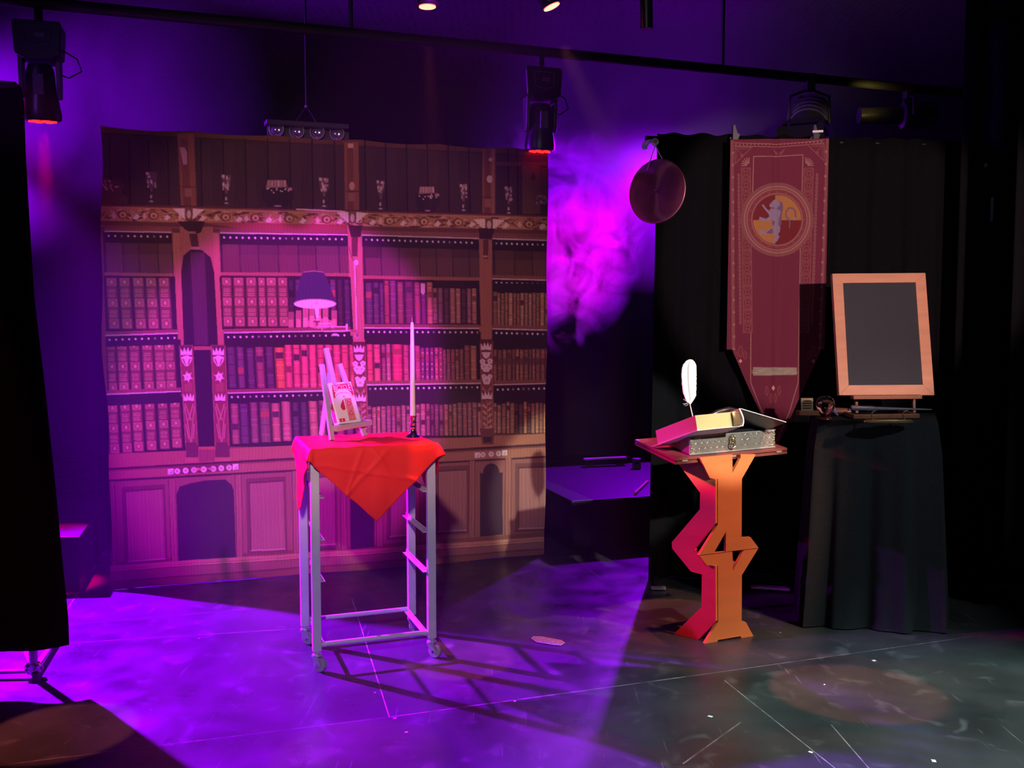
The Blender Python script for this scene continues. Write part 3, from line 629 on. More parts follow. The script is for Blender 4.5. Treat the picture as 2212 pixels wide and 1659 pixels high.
# --- painted pilasters
CR = (.74, .62, .55)
def crown(x, y, w=12): P.poly([(x-w, y+6), (x-w*1.02, y-9), (x-w*.6, y), (x-w*.35, y-11), (x, y-1), (x+w*.35, y-11), (x+w*.6, y), (x+w*1.02, y-9), (x+w, y+6)], CR); P.line([(x-w, y+8), (x, y+6), (x+w, y+8)], 2, (.1, .04, .04))
for (x0, x1, b0, b1, yb) in ((387, 416, 402, 428, 990), (455, 487, 465, 496, 990)):
    P.poly([(x0, 746), (x1, 746), (b1, yb), (b0, yb)], (.22, .075, .045)); P.line([(x0+1, 748), (b0+1, yb)], 1.6, (.36, .16, .10)); P.line([(x1-1, 748), (b1-1, yb)], 1.6, (.36, .16, .10))
    xc = lambda y: lerp((x0+x1)/2, (b0+b1)/2, (y-746)/(yb-746.0))
    P.rect(xc(750)-13, 747, xc(750)+13, 758, (.10, .04, .035)); crown(xc(758), 761)
    x = xc(775); P.poly([(x-12, 772), (x, 767), (x+12, 772), (x+10, 781), (x+3, 791), (x-3, 791), (x-10, 781)], CR); P.poly([(x-10, 774), (x-5, 776), (x-1, 790), (x-5, 786)], (.3, .14, .1)); P.poly([(x+10, 774), (x+5, 776), (x+1, 790), (x+5, 786)], (.3, .14, .1))
    x = xc(814)
    for q in range(6):
        a = q*PI/3+.3; P.poly([(x+math.cos(a-.4)*5, 814+math.sin(a-.4)*6), (x+math.cos(a)*12.5, 814+math.sin(a)*14), (x+math.cos(a+.4)*5, 814+math.sin(a+.4)*6)], CR)
    P.ell(x, 814, 7, 8, CR); P.ell(x, 814, 2.2, 2.2, (.6, .35, .2))
    P.poly([(xc(835)-9, 830), (xc(835)+9, 826), (xc(845)+8, 846), (xc(845)-8, 846)], (.34, .15, .09), .6); crown(xc(860), 860, 11)
    for s_ in (-1, 1):
        P.line([(xc(872)+s_*9, 872), (xc(905)-s_*3, 908)], 2.4, (.48, .26, .18)); P.line([(xc(880)+s_*11, 878), (xc(915)+s_*5, 915), (xc(950)+s_*1, 955)], 2, (.48, .26, .18)); P.line([(xc(905)+s_*9, 915), (xc(950)+s_*5, 948)], 2, (.50, .28, .2))
    P.rect(xc(955)-12, 956, xc(955)+12, 988, (.12, .045, .045)); P.poly([(xc(968)-10, 964), (xc(968)+10, 962), (xc(968)+9, 972), (xc(968)-9, 974)], (.5, .26, .2))
    P.rect(xc(985)-14, 987, xc(985)+14, 1000, (.42, .19, .11))
P.poly([(417, 745), (455, 745), (464, 965), (429, 967)], DK); P.rect(419, 748, 455, 756, (.34, .14, .075)); P.poly([(429, 966), (464, 964), (464, 972), (429, 974)], (.40, .18, .07))
def flower(x, y, r, col=CR):
    for q in range(5):
        a = q*2*PI/5-PI/2; P.ell(x+math.cos(a)*r*.55, y+math.sin(a)*r*.55, r*.5, r*.5, col)
    P.ell(x, y, r*.3, r*.3, (.5, .3, .22))
for (x0, x1, b0, b1, y0, yb, s0) in ((760, 789, 770, 797, 740, 960, 1.0), (1036, 1063, 1041, 1066, 735, 958, .92)):
    P.poly([(x0, y0), (x1, y0), (b1, yb), (b0, yb)], (.20, .065, .045)); P.line([(x0+1, y0), (b0+1, yb)], 1.6, (.34, .15, .10)); P.line([(x1-1, y0), (b1-1, yb)], 1.6, (.34, .15, .10))
    P.rect(x0, y0-2, x1, y0+8, (.10, .03, .03))
    xc = lambda y: lerp((x0+x1)/2, (b0+b1)/2, (y-y0)/(yb-float(y0)))
    crown(xc(755), y0+15, 11); x = xc(765)
    P.poly([(x-10, y0+26), (x+10, y0+26), (x+6, y0+36), (x, y0+40), (x-6, y0+36)], CR); flower(x-8, y0+46, 6); flower(x+8, y0+45, 6); flower(x, y0+60, 9); flower(x-5, y0+57, 7); flower(x+6, y0+57, 7)
    flower(xc(820)-6, y0+78, 5); flower(xc(820)+7, y0+78, 5); flower(xc(820), y0+87, 9)
    for s_ in (-1, 1): P.poly([(xc(840), y0+112), (xc(835)+s_*9, y0+98), (xc(835)+s_*10, y0+106)], (.42, .2, .13))
    crown(xc(855), y0+121, 11)
    for k in range(12):
        y = y0+134+k*6.5; s_ = -1 if k % 2 else 1; P.poly([(xc(y), y+6), (xc(y)+s_*6, y-3), (xc(y)+s_*11, y-1), (xc(y)+s_*6, y+6)], jit((.44, .22, .16), .2))
    P.line([(xc(y0+130), y0+130), (xc(yb-20), yb-22)], 1.6, (.4, .2, .14)); P.line([(xc(yb)-8, yb-34), (xc(yb)+8, yb-34)], 2, (.5, .3, .22)); P.poly([(xc(yb)-9, yb-22), (xc(yb)+9, yb-23), (xc(yb)+7, yb-12), (xc(yb)-7, yb-12)], (.5, .28, .2))
# --- printed wall lamp
P.ell(692, 699, 30, 11, (.85, .36, .28), .6)
P.poly([(655, 588), (699, 588), (704, 597), (727, 656), (634, 658), (650, 597)], (.055, .042, .075)); P.line([(655, 588), (677, 585), (699, 588)], 1.6, (.4, .22, .2))
P.ell(680.5, 656, 46, 10.5, (.60, .32, .22)); P.ell(680.5, 657, 44.5, 9.6, (.98, .86, .84)); P.rect(680, 652, 687, 658, (.8, .66, .5))
P.poly([(680, 664), (689, 664), (689, 686), (682, 686)], (.98, .86, .84)); P.rect(683, 686, 690, 693, (.8, .55, .35)); P.rect(677, 693, 692, 696, (.18, .07, .07)); P.poly([(682, 696), (688, 696), (686, 706), (683, 704)], (.25, .1, .1))
P.rect(690, 697, 715, 701, (.80, .50, .45)); P.rect(715, 696, 722, 709, (.58, .36, .22)); P.rect(686, 704, 748, 707, (.7, .42, .4)); P.line([(696, 700), (696, 716)], 2.4, (.6, .35, .3)); P.line([(699, 716), (745, 716)], 1.8, (.75, .5, .46)); P.rect(747, 700, 751, 716, (.85, .62, .56))
P.ell(724, 723, 7, 2.6, (.8, .6, .58))
P.line([(753, 532), (760, 556), (766, 568)], 1.4, (.1, .04, .04)); P.ell(769, 567, 5, 6, (.80, .62, .60)); P.line([(766, 566), (768.5, 650), (770, 712)], 3, (.70, .44, .38)); P.line([(769, 580), (771, 605), (768, 640)], 1.2, (.2, .08, .07))
P.line([(768, 712), (774, 730)], 3.5, (.4, .2, .2)); P.line([(758, 714), (768, 716)], 2, (.2, .08, .08)); P.ell(771, 726, 6, 6, (.50, .26, .26)); P.ell(772, 724, 2.6, 4, (.25, .1, .12))
# --- base cabinet
def yb(k0, k1, x): return k0+(k1-k0)*(x-232)/946.0
def bband(a0, a1, b0, b1, col, al=1, x0=222, x1=1190): P.poly([(x0, yb(a0, a1, x0)), (x1, yb(a0, a1, x1)), (x1, yb(b0, b1, x1)), (x0, yb(b0, b1, x0))], col, al)
EXC = [(387, 503), (1036, 1072)]
bband(981, 937, 1011, 958, (.34, .145, .08))
for (x0, x1, b0, b1) in ((402, 428, 402, 428), (465, 496, 465, 496)): P.rect(x0, 962, x1, 990, (.13, .05, .045)); P.rect(x0-2, 988, x1+2, 1000, (.40, .18, .10))
P.poly([(1036, 925), (1068, 925), (1066, 960), (1042, 960)], (.15, .055, .045)); P.poly([(429, 966), (464, 964), (464, 996), (429, 998)], (.26, .10, .07)); P.rect(429, 965, 465, 971, (.42, .19, .07))
P.poly([(1043, 944), (1063, 943), (1061, 955), (1046, 956)], (.05, .02, .02))
bband(1011, 958, 1015, 963, (.06, .02, .025)); bband(1015, 963, 1036, 985, (.33, .145, .085)); bband(1015, 963, 1018, 966, (.18, .07, .05)); bband(1036, 985, 1041, 989, (.065, .02, .03))
bband(1041, 989, 1215, 1150, (.26, .115, .085))
def inlay(xs, y0, y1, s0):
    for k, x in enumerate(xs):
        y = lerp(y0, y1, k/(len(xs)-1.0))
        if k in (0, len(xs)-1): P.poly([(x-s0, y-s0), (x+s0, y-s0-1), (x+s0, y+s0-1), (x-s0, y+s0)], CR); P.poly([(x-s0+2, y+s0-2), (x+s0-2, y-s0+2), (x+s0-2, y+s0-2)], (.5, .34, .33))
        else: P.ell(x, y, s0, s0, jit(CR, .15)); [P.line([(x, y), (x+math.cos(q*1.257)*s0*.8, y+math.sin(q*1.257)*s0*.8)], 1, (.45, .25, .22)) for q in range(5)]; P.ell(x, y, 1.6, 1.6, (.4, .2, .15))
P.poly([(363, 1010), (517, 1001), (517, 1016), (363, 1026)], (.16, .05, .06))
inlay([369, 383, 401, 419, 440, 461, 478, 495, 509], 1019, 1009, 6.3); P.poly([(424, 1010), (440, 1013), (424, 1017)], (.6, .3, .12)); P.poly([(458, 1009), (446, 1012), (458, 1016)], (.5, .25, .2))
inlay([1031, 1043, 1061, 1077, 1090], 983.5, 978.5, 5.6)
def door(x0, x1, y0, y1, dx, sl, arch=False, rx=30, ry=26):
    if arch:
        if rx > 20: P.poly([(x0, y0+ry), (x0+rx*.25, y0+ry*.35), (x0+rx, y0+2), ((x0+x1)/2, y0-4), (x1-rx*.6, y0-6), (x1-rx*.15, y0+ry*.2), (x1, y0+ry*.7), (x1+dx, y1+sl), (x0+dx, y1)], (.045, .022, .04))
        else: P.ell((x0+x1)/2, y0+ry, (x1-x0)*.36, ry, (.05, .024, .035)); P.poly([(x0, y0+ry*1.05), (x1, y0+ry), (x1+dx, y1+sl), (x0+dx, y1)], (.05, .024, .035))
        return
    P.poly([(x0-6, y0-8), (x1+5, y0-8+sl), (x1+5+dx, y1+8+sl), (x0-6+dx, y1+8)], (.16, .065, .055)); P.poly([(x0, y0), (x1, y0+sl), (x1+dx, y1+sl), (x0+dx, y1)], (.30, .14, .11))
    n = int((x1-x0)/9)
    for k in range(n):
        xa = x0+k*9+2; P.poly([(xa, y0+3+sl*k/n), (xa+4, y0+3+sl*k/n), (xa+4+dx, y1-3+sl*k/n), (xa+dx, y1-3+sl*k/n)], (.36, .18, .135), R.uniform(.1, .6))
    P.poly([(x0+dx, y1-1), (x1+dx, y1-1+sl), (x1+dx, y1+2+sl), (x0+dx, y1+2)], (.50, .27, .22)); P.poly([(x0, y0), (x1, y0+sl), (x1, y0+3+sl), (x0, y0+3)], (.10, .035, .045)); P.poly([(x0, y0), (x0+3, y0), (x0+3+dx, y1), (x0+dx, y1)], (.09, .035, .045), .8)
def jamb(x, y0, y1, w, dx): P.poly([(x, y0), (x+w, y0-1), (x+w+dx, y1-1), (x+dx, y1)], (.32, .14, .10)); P.line([(x, y0), (x+dx, y1)], 1.8, (.13, .05, .05)); P.line([(x+w, y0), (x+w+dx, y1)], 1.8, (.15, .06, .055)); P.line([(x+w*.45, y0), (x+w*.45+dx, y1)], 1.2, (.2, .08, .07))
jamb(238, 1040, 1232, 9, 5); door(269, 351, 1060, 1212, 6, -6); jamb(364, 1035, 1222, 14, 7); door(381, 505, 1042, 1216, 5, -10, True); jamb(508, 1027, 1205, 13, 4); door(537, 612, 1042, 1189, 4, -5); jamb(631, 1018, 1195, 12, 3)
P.poly([(652, 1020), (724, 1014), (726, 1186), (655, 1192)], (.05, .024, .04), .85); door(680, 722, 1030, 1178, 2, -3); jamb(735, 1012, 1186, 12, 2)
P.poly([(756, 1040), (808, 1036), (808, 1180), (757, 1186)], (.045, .022, .04)); jamb(812, 1008, 1180, 13, 1); door(841, 880, 1020, 1158, 0, -3); jamb(893, 1002, 1172, 12, 1)
door(945, 1008, 1016, 1148, 0, -3); jamb(1014, 996, 1162, 12, -1); door(1037, 1086, 1001, 1159, 0, -4, True, 10, 20); jamb(1092, 990, 1156, 13, -1); door(1119, 1190, 1009, 1142, 0, -2)
bband(1222, 1160, 1230, 1166, (.45, .21, .14)); bband(1231, 1167, 1234, 1170, (.52, .26, .16)); bband(1236, 1172, 1256, 1184, (.26, .11, .085)); bband(1256, 1185, 1259, 1188, (.12, .05, .04)); bband(1259, 1188, 1290, 1210, (.20, .085, .05))
P.C = down(P.C); X = X[::2, ::2]; Y = Y[::2, ::2]
S, T = np.meshgrid(np.linspace(0, 1, NX), np.linspace(0, 1, NY)); Pq = backdrop_points(S, T)
grain = rng.normal(1, .045, P.C.shape[:2]).astype(np.float32); col_ = .93+.10*np.sin(X*.9+np.sin(Y*.05)*2)*rng.random((1, NX)).astype(np.float32)
P.C *= (grain*col_)[..., None]; P.C = np.clip(P.C*1.0, 0, 1)
# folds and creases in the cloth
Zc = (.0045*np.sin(S*9+T*3)*T+.004*np.sin(S*23+1.3)*(1-T)**2
      + .006*np.sin((S*.9+T*1.3)*26)*np.exp(-((T-.97)/.07)**2)+.005*np.sin((S*2.2+T*1.6)*17)*np.exp(-((S-.38)/.16)**2-((T-.93)/.08)**2)
      + .0035*np.sin((S-.5*T)*30)*np.exp(-((T-.05)/.06)**2)+.01*np.sin(S*4.4)*(T-.5)**2)
Pq = Pq+Zc[..., None]*npv(bn)
sup = thing('backdrop_stand', (BL+BR)/2+Vector((0, 0, -.009)), 'slim black metal frame standing behind the printed library backdrop', 'stand')
back = -bn*.055
for p_, t_ in ((BL, TL), (BR, TR)):
    base = Vector((p_.x, p_.y, 0))+back+(BR-BL).normalized()*(.04 if p_ is BL else -.04)
    MB().cyl(base, Vector((base.x, base.y, min(TL.z, TR.z)-.02)), .014, n=12).build('upright', 'black_paint', sup, True)
    MB().box(base+Vector((0, 0, .008))+back*2, (.06, .30, .012), Rz(math.atan2(bn.y, bn.x)+PI/2)).build('foot', 'black_paint', sup, bevel=.003)
dq_ = (BR-BL).normalized()*.05; q0 = Vector((BL.x, BL.y, min(TL.z, TR.z)-.04))+back+dq_; q1 = Vector((BR.x, BR.y, min(TL.z, TR.z)-.04))+back-dq_
MB().cyl(q0, q1, .013, n=12).build('crossbar', 'black_paint', sup, True)
o = sheet('library_backdrop', Pq, P.C, None, attr_mat('printed_cloth', .72, .06, 500), origin=tuple((BL+BR)/2))
md = o.modifiers.new('solid', 'SOLIDIFY'); md.thickness = .0015
tag(o, 'large cloth backdrop printed with a wooden library of old books, shelves and a wall lamp', 'backdrop')
del P, X, Y, Pq

# ------------------------------------------------------------------ maroon banner with heraldic lion
BNY = 5.375
def bp(px, py): return on_y(px, py, BNY)
a0 = bp(1578, 301); a1 = bp(1790, 299); zb = bp(1677, 972).z
NX, NY = 330, 800
def banner_points(S, T):
    Pq = np.stack([lerp(a0.x, a1.x, S)+.0*T, np.full(S.shape, BNY), lerp(lerp(a0.z, a1.z, S), zb, T)], -1)
    Pq[..., 0] += (T*.5)*.008*(1-2*S)*-1
    return Pq
S, T = fine(NX, NY); Pf = banner_points(S, T)
X, Y = proj(Pf.reshape(-1, 3)); X = X.reshape(S.shape); Y = Y.reshape(S.shape); del Pf
BG = (.15, .021, .046); LN = (.31, .15, .13); LN2 = (.22, .070, .074); DKR = (.08, .008, .02)
P = Painter(X, Y, BG)
xl = lambda y: 1578+(y-300)*.007; xr = lambda y: 1790-(y-300)*.035
xc = lambda y: (xl(y)+xr(y))/2
P.poly([(xl(300), 303), (xl(300)+7, 303), (xl(755)+7, 752), (xl(755), 755)], LN2); P.poly([(xr(300)-6, 300), (xr(300), 300), (xr(755), 755), (xr(755)-6, 750)], LN2)
y = 330
while y < 755: P.ell(xl(y)+5, y, 2.4, 3, LN); P.ell(xr(y)-5, y-2, 2.4, 3, LN); y += 26.5
P.line([(1586, 308), (1680, 312), (1780, 303)], 1.4, LN); P.line([(1586, 315), (1680, 318), (1780, 309)], 1.4, LN)
x = 1590
while x < 1776: P.ell(x, lerp(312, 306, max(0, (x-1680)/100.)), 1.4, 1.6, LN); x += 8
for s_ in (-1, 1):
    ex = 1588 if s_ < 0 else 1782-2
    f = lambda dx, dy: (ex-s_*dx, 318+dy-(6 if s_ > 0 else 0))
    P.line([f(0, 0), f(36, 0), f(0, 36), f(0, 0)], 2.2, LN2); P.line([f(4, 4), f(28, 4)], 1.4, LN2); P.line([f(4, 4), f(4, 28)], 1.4, LN2); P.line([f(0, 0), f(17, 17)], 1.4, LN2); P.ell(*f(15, 18), 3.6, 3.6, LN2)
for s_ in (-1, 1): P.poly([(1682, 332), (1682+s_*14, 320), (1682+s_*10, 328), (1682+s_*5, 335)], LN2)
# inner frame line
P.line([(1682, 338), (1628, 338), (1623, 520), (1622, 826), (1645, 890), (1677, 955)], 2, LN)
P.line([(1682, 338), (1735, 334), (1730, 520), (1725, 826), (1706, 890), (1677, 955)], 2, LN)
for s_ in (-1, 1):
    for k in range(6):
        a = k*PI/2/5; cx_ = (1618 if s_ < 0 else 1741); cy_ = 357
        q = (cx_+s_*math.cos(a)*17, cy_-math.sin(a)*17); P.line([(cx_+s_*math.cos(a)*4, cy_-math.sin(a)*4), q], 2.2, LN)
    for k in range(14):                                            # ornamented squares down both sides
        y0 = 362+k*25.6
        xa = (1601+(y0-362)*.012) if s_ < 0 else (1737-(y0-362)*.028)
        P.rect(xa, y0, xa+21, y0+24.5, LN2); P.rect(xa+2.2, y0+2, xa+18.8, y0+22.5, (.19, .03, .05)); P.line([(xa+3, y0+3), (xa+18, y0+21.5)], 1.6, LN2); P.line([(xa+18, y0+3), (xa+3, y0+21.5)], 1.6, LN2)
        P.poly([(xa+10.5, y0+7), (xa+15, y0+12.2), (xa+10.5, y0+17.5), (xa+6, y0+12.2)], LN2); P.poly([(xa+10.5, y0+9.5), (xa+13, y0+12.2), (xa+10.5, y0+15), (xa+8, y0+12.2)], DKR)
    y = 378
    while y < 700:
        xa = (1596+(y-378)*.012) if s_ < 0 else (1765-(y-378)*.036); P.ell(xa, y, 3.2, 4.4, LN2); P.rect(xa-1, y-4, xa+2, y+5, LN2); y += 8.6
def petals(x, y, s0, up=1, a=1.):
    for dx, dy, rx, ry in ((0, -up*23, 6, 14), (-11, -up*14, 4.5, 10), (11, -up*14, 4.5, 10)):
        P.ell(x+dx*s0, y+dy*s0, rx*s0, ry*s0, LN2); P.ell(x+dx*s0, y+dy*s0, (rx-1.6)*s0, (ry-1.8)*s0, (.18, .022, .045))
    P.poly([(x-4, y), (x, y-4.5), (x+4, y), (x, y+4.5)], (.60, .30, .26))
petals(1600, 780, .9); petals(1757, 780, .9)
for dx in (-13, -5, 5, 13): P.ell(1669+dx*1.1, 850+(-8 if abs(dx) > 6 else 8)+2, 3.6, 10, LN2); P.ell(1669+dx*1.1, 850+(-8 if abs(dx) > 6 else 8)+2, 2.2, 8, (.18, .022, .045))
P.poly([(1665, 838), (1669.5, 832), (1674, 838), (1669.5, 844)], (.62, .34, .3))
P.poly([(1627, 793), (1722, 794), (1722, 810), (1627, 811)], (.30, .25, .19))
for k in range(40): P.ell(1628+R.random()*92, 795+R.random()*14, 6, 1.6, jit((.33, .28, .22), .2), .6)
# roundel
cx_, cy_ = 1679, 474.5
P.ell(cx_, cy_, 79, 80, LN2); P.ell(cx_, cy_, 72, 73, LN, 1, .965); P.ell(cx_, cy_, 69, 70, (.235, .06, .065)); P.ell(cx_, cy_, 66, 67, LN, .8, .97); P.ell(cx_, cy_, 63, 64, (.205, .04, .055))
for k in range(60):
    a = k*2*PI/60; P.ell(cx_+math.cos(a)*70, cy_+math.sin(a)*71, 1.5, 1.5, LN)
    if k % 3 == 0: P.ell(cx_+math.cos(a)*59, cy_+math.sin(a)*60, 2, 2, LN2)
P.ell(cx_, cy_, 56, 57, LN, 1, .97); r0, r1 = 52.5, 53
sl = P.win(cx_-53, cx_+53, cy_-54, cy_+54); Xs = P.X[sl]; Ys = P.Y[sl]; inn = ((Xs-cx_)/r0)**2+((Ys-cy_)/r1)**2 <= 1
mx, my = 1675, 475.5
P.put(sl, inn, (.155, .018, .022)); P.put(sl, inn & (((Xs > mx) & (Ys < my)) | ((Xs < mx) & (Ys > my))), (.38, .16, .05))
LI = (.26, .19, .28); LD = (.16, .085, .16)
def lp(pts, col): P.poly([(1350+x/4.148, 250+y/4.148) for x, y in pts], col)
P.line([(1350+x/4.148, 250+y/4.148) for x, y in ((1472, 1010), (1478, 950), (1440, 900), (1440, 860), (1470, 825), (1510, 830), (1528, 860), (1530, 915))], 3, LD)
lp([(1500, 925), (1518, 895), (1535, 925), (1520, 940)], LI)
lp([(1360, 760), (1405, 775), (1415, 820), (1405, 880), (1400, 930), (1400, 975), (1385, 990), (1350, 960), (1350, 850)], LD)      # mane and back
lp([(1290, 800), (1330, 755), (1355, 750), (1390, 780), (1380, 815), (1350, 835), (1310, 830), (1295, 815)], LI)               # head
lp([(1300, 822), (1345, 822), (1340, 838), (1308, 836)], LD)
lp([(1300, 835), (1370, 835), (1395, 860), (1380, 920), (1375, 975), (1390, 1000), (1385, 1045), (1350, 1050), (1325, 1010), (1325, 950), (1290, 905), (1285, 865)], LI)  # trunk
lp([(1318, 940), (1345, 945), (1335, 985), (1318, 975)], LD)
lp([(1290, 890), (1250, 840), (1222, 800), (1238, 795), (1262, 830), (1310, 870)], LI); lp([(1290, 905), (1262, 925), (1205, 905), (1200, 935), (1225, 940), (1280, 950), (1325, 925)], LI)
lp([(1325, 985), (1300, 1015), (1255, 1040), (1212, 1015), (1205, 1055), (1250, 1065), (1310, 1060), (1335, 1035)], LI); lp([(1300, 1020), (1320, 1010), (1325, 1050), (1295, 1060), (1260, 1050)], LD)
lp([(1345, 1030), (1385, 1030), (1372, 1065), (1385, 1085), (1360, 1130), (1318, 1135), (1322, 1105), (1350, 1090), (1335, 1060)], LI)
P.C = down(P.C); S, T = np.meshgrid(np.linspace(0, 1, NX), np.linspace(0, 1, NY)); Pq = banner_points(S, T)
X, Y = proj(Pq.reshape(-1, 3)); X = X.reshape(S.shape); Y = Y.reshape(S.shape)
P.C *= rng.normal(1, .05, P.C.shape[:2]).astype(np.float32)[..., None]; P.C = np.clip(P.C, 0, 1)
yb_ = lambda x: 755
keep = np.ones(X.shape, bool)
lim = np.where(X < 1677, 755+(X-1581)*(972-755)/(1677-1581.), 755+(1774-X)*(972-755)/(1774-1677.))
keep &= ~((Y > 755) & (Y > lim))
Pq[..., 1] += .012*np.sin(S*PI*3.1+.6)*(.4+.6*T)+.010*np.exp(-((S-.46-.05*T)/.035)**2)+.006*np.sin(S*17+T*5)*T
ban = sheet('hanging_banner', Pq, P.C, keep, attr_mat('banner_cloth', .8, .08, 400), origin=(float((a0.x+a1.x)/2), BNY, float(zb)))
md = ban.modifiers.new('solid', 'SOLIDIFY'); md.thickness = .002
tag(ban, 'long maroon pointed banner with a lion roundel hanging on the black drape', 'banner')
del P, X, Y, Pq
# ------------------------------------------------------------------ black stage blocks
def block(name, c0, c1, c2, h, label, m='block'):      # c0 front corner, c1 along front, c2 along side (floor points)
    c0 = Vector(c0); u = Vector(c1)-c0; w = Vector(c2)-c0
    mb = MB(); pts = [c0, c0+u, c0+u+w, c0+w]; mb.prism([[(p.x, p.y, 0) for p in pts]], (0, 0, h-.018))
    g0 = .012; un = u.normalized()*g0; wn = w.normalized()*g0
    q = [c0-un-wn, c0+u+un-wn, c0+u+w+un+wn, c0+w-un+wn]
    root = thing(name, (c0.x, c0.y, 0), label, 'stage block', 'black stage blocks')
    mb.build('carcass', m, root); MB().prism([[(p.x, p.y, h-.018) for p in q]], (0, 0, .018)).build('top_board', m, root, bevel=.003)
    return root
f0 = Vector((.385, 6.10, 0)); fd = Vector((.95, .31, 0)).normalized(); sd = Vector((-.31, .95, 0)).normalized()
block('stage_block', f0, f0+fd*1.25, f0+sd*1.3, .325, 'low black stage block between the printed backdrop and the lectern')
e0 = Vector((-2.34, 5.17, 0)); s2 = (Vector((-2.68, 6.36, 0))-e0).normalized(); f2 = Vector((-.96, -.10, 0)).normalized()
block('stage_block', e0, e0+f2*.75, e0+s2*.60, .31, 'near black block beside the left curtain, edge towards the stage')
block('stage_block', e0+s2*.625+Vector((.02, 0, 0)), e0+s2*.625+f2*.75, e0+s2*1.22, .31, 'far black block behind the one beside the left curtain')
# objects on the right block
z0 = .325
def onb(px, py, z=z0): return on_z(px, py, z)
r = thing('light_bar', onb(1305, 1003), 'slim violet lit metal bar lying at the back of the stage block', 'light bar')
pa, pb = onb(1262, 1003, .345), onb(1352, 999, .345)
pa.z = pb.z = .36; MB().beam(pa, pb, .05, .045).build('housing', 'black_plastic', r, bevel=.004)
MB().beam(pa+Vector((0, -.005, .026)), pb+Vector((0, -.005, .026)), .045, .012).build('cover', 'alu', r)
for t in (.15, .85): MB().box(pa.lerp(pb, t)-Vector((0, 0, .024)), (.05, .06, .022)).build('foot', 'black_plastic', r)
o = MB().beam(onb(1372, 1066, .335), onb(1399, 1040, .335), .016, .016).build('drumstick', 'yellow'); tag(o, 'short yellowish stick lying on the stage block', 'stick')
r = thing('power_box', onb(1375, 1012), 'small grey box on the stage block beside the drape edge', 'box')
c = onb(1375, 1012); MB().box(c+Vector((0, 0, .04)), (.06, .06, .08)).build('case', 'grey_plastic', r, bevel=.004); MB().box(c+Vector((0, -.031, .05)), (.03, .003, .02)).build('socket', 'black_plastic', r)

# ------------------------------------------------------------------ left masking curtain on its stand
LY = 3.77
pts = [(-90, 168), (0, 163), (14, 168), (28, 182), (33, 215), (36, 320), (42, 430), (55, 640), (78, 830), (104, 1075), (120, 1240), (131, 1340), (134, 1404), (100, 1413), (60, 1424), (0, 1434), (-90, 1440)]
def lc(px, py): return on_y(px, py, LY)
def lf(u, v):
    # v 0 bottom..1 top ; right edge follows the cloth outline
    rp = [(134, 1404), (131, 1340), (120, 1240), (104, 1075), (78, 830), (55, 640), (42, 430), (36, 320), (33, 215), (28, 182), (14, 168)]
    k = v*(len(rp)-1); i = min(int(k), len(rp)-2); f = k-i
    px = rp[i][0]*(1-f)+rp[i+1][0]*f; py = rp[i][1]*(1-f)+rp[i+1][1]*f
    e = lc(px, py); w = 1.05; x = e.x-w*(1-u); z = e.z
    if v < .12: z += (-.035*(1-u)*2+.0)*(1-v/.12)
    if v > .86: z += .02*(1-u)*(v-.86)/.14
    return Vector((x, LY+.035*(1-u)*3*.1+.018*math.sin(u*19+v*1.5)*(.3+.7*(1-v))-.06*(u**6)*-1, z))
o = MB().grid(lf, 60, 44).build('masking_curtain', 'drape', smooth=True, solid=.005)
tag(o, 'black masking curtain at the left edge of the stage, hem above the floor', 'curtain')
r = thing('curtain_stand', on_z(73, 1447), 'silver tripod stand base under the left masking curtain', 'stand')
sc_ = on_z(73, 1449, .03)
MB().cyl(sc_+Vector((0, 0, -.01)), (sc_.x, sc_.y+.0, 2.35), .017, n=14).build('pole', 'steel', r, True)
mb = MB().lathe(sc_+Vector((0, 0, -.005)), [(.028, 0), (.033, .008), (.033, .03), (.024, .038)], 16); mb.build('hub', 'chrome', r, True)
for a, ln_ in ((183, .6), (122, .30), (104, .45)):
    d = Vector((math.cos(math.radians(a)), math.sin(math.radians(a)), 0))
    MB().beam(sc_+d*.02, sc_+d*ln_+Vector((0, 0, -.008)), .022, .014).build('leg', 'steel', r, bevel=.002)
for k in range(6):
    a = k*PI/3; MB().sphere(sc_+Vector((math.cos(a)*.034, math.sin(a)*.034, .012)), .007, 8, 6).build('bolt', 'chrome', r, True)

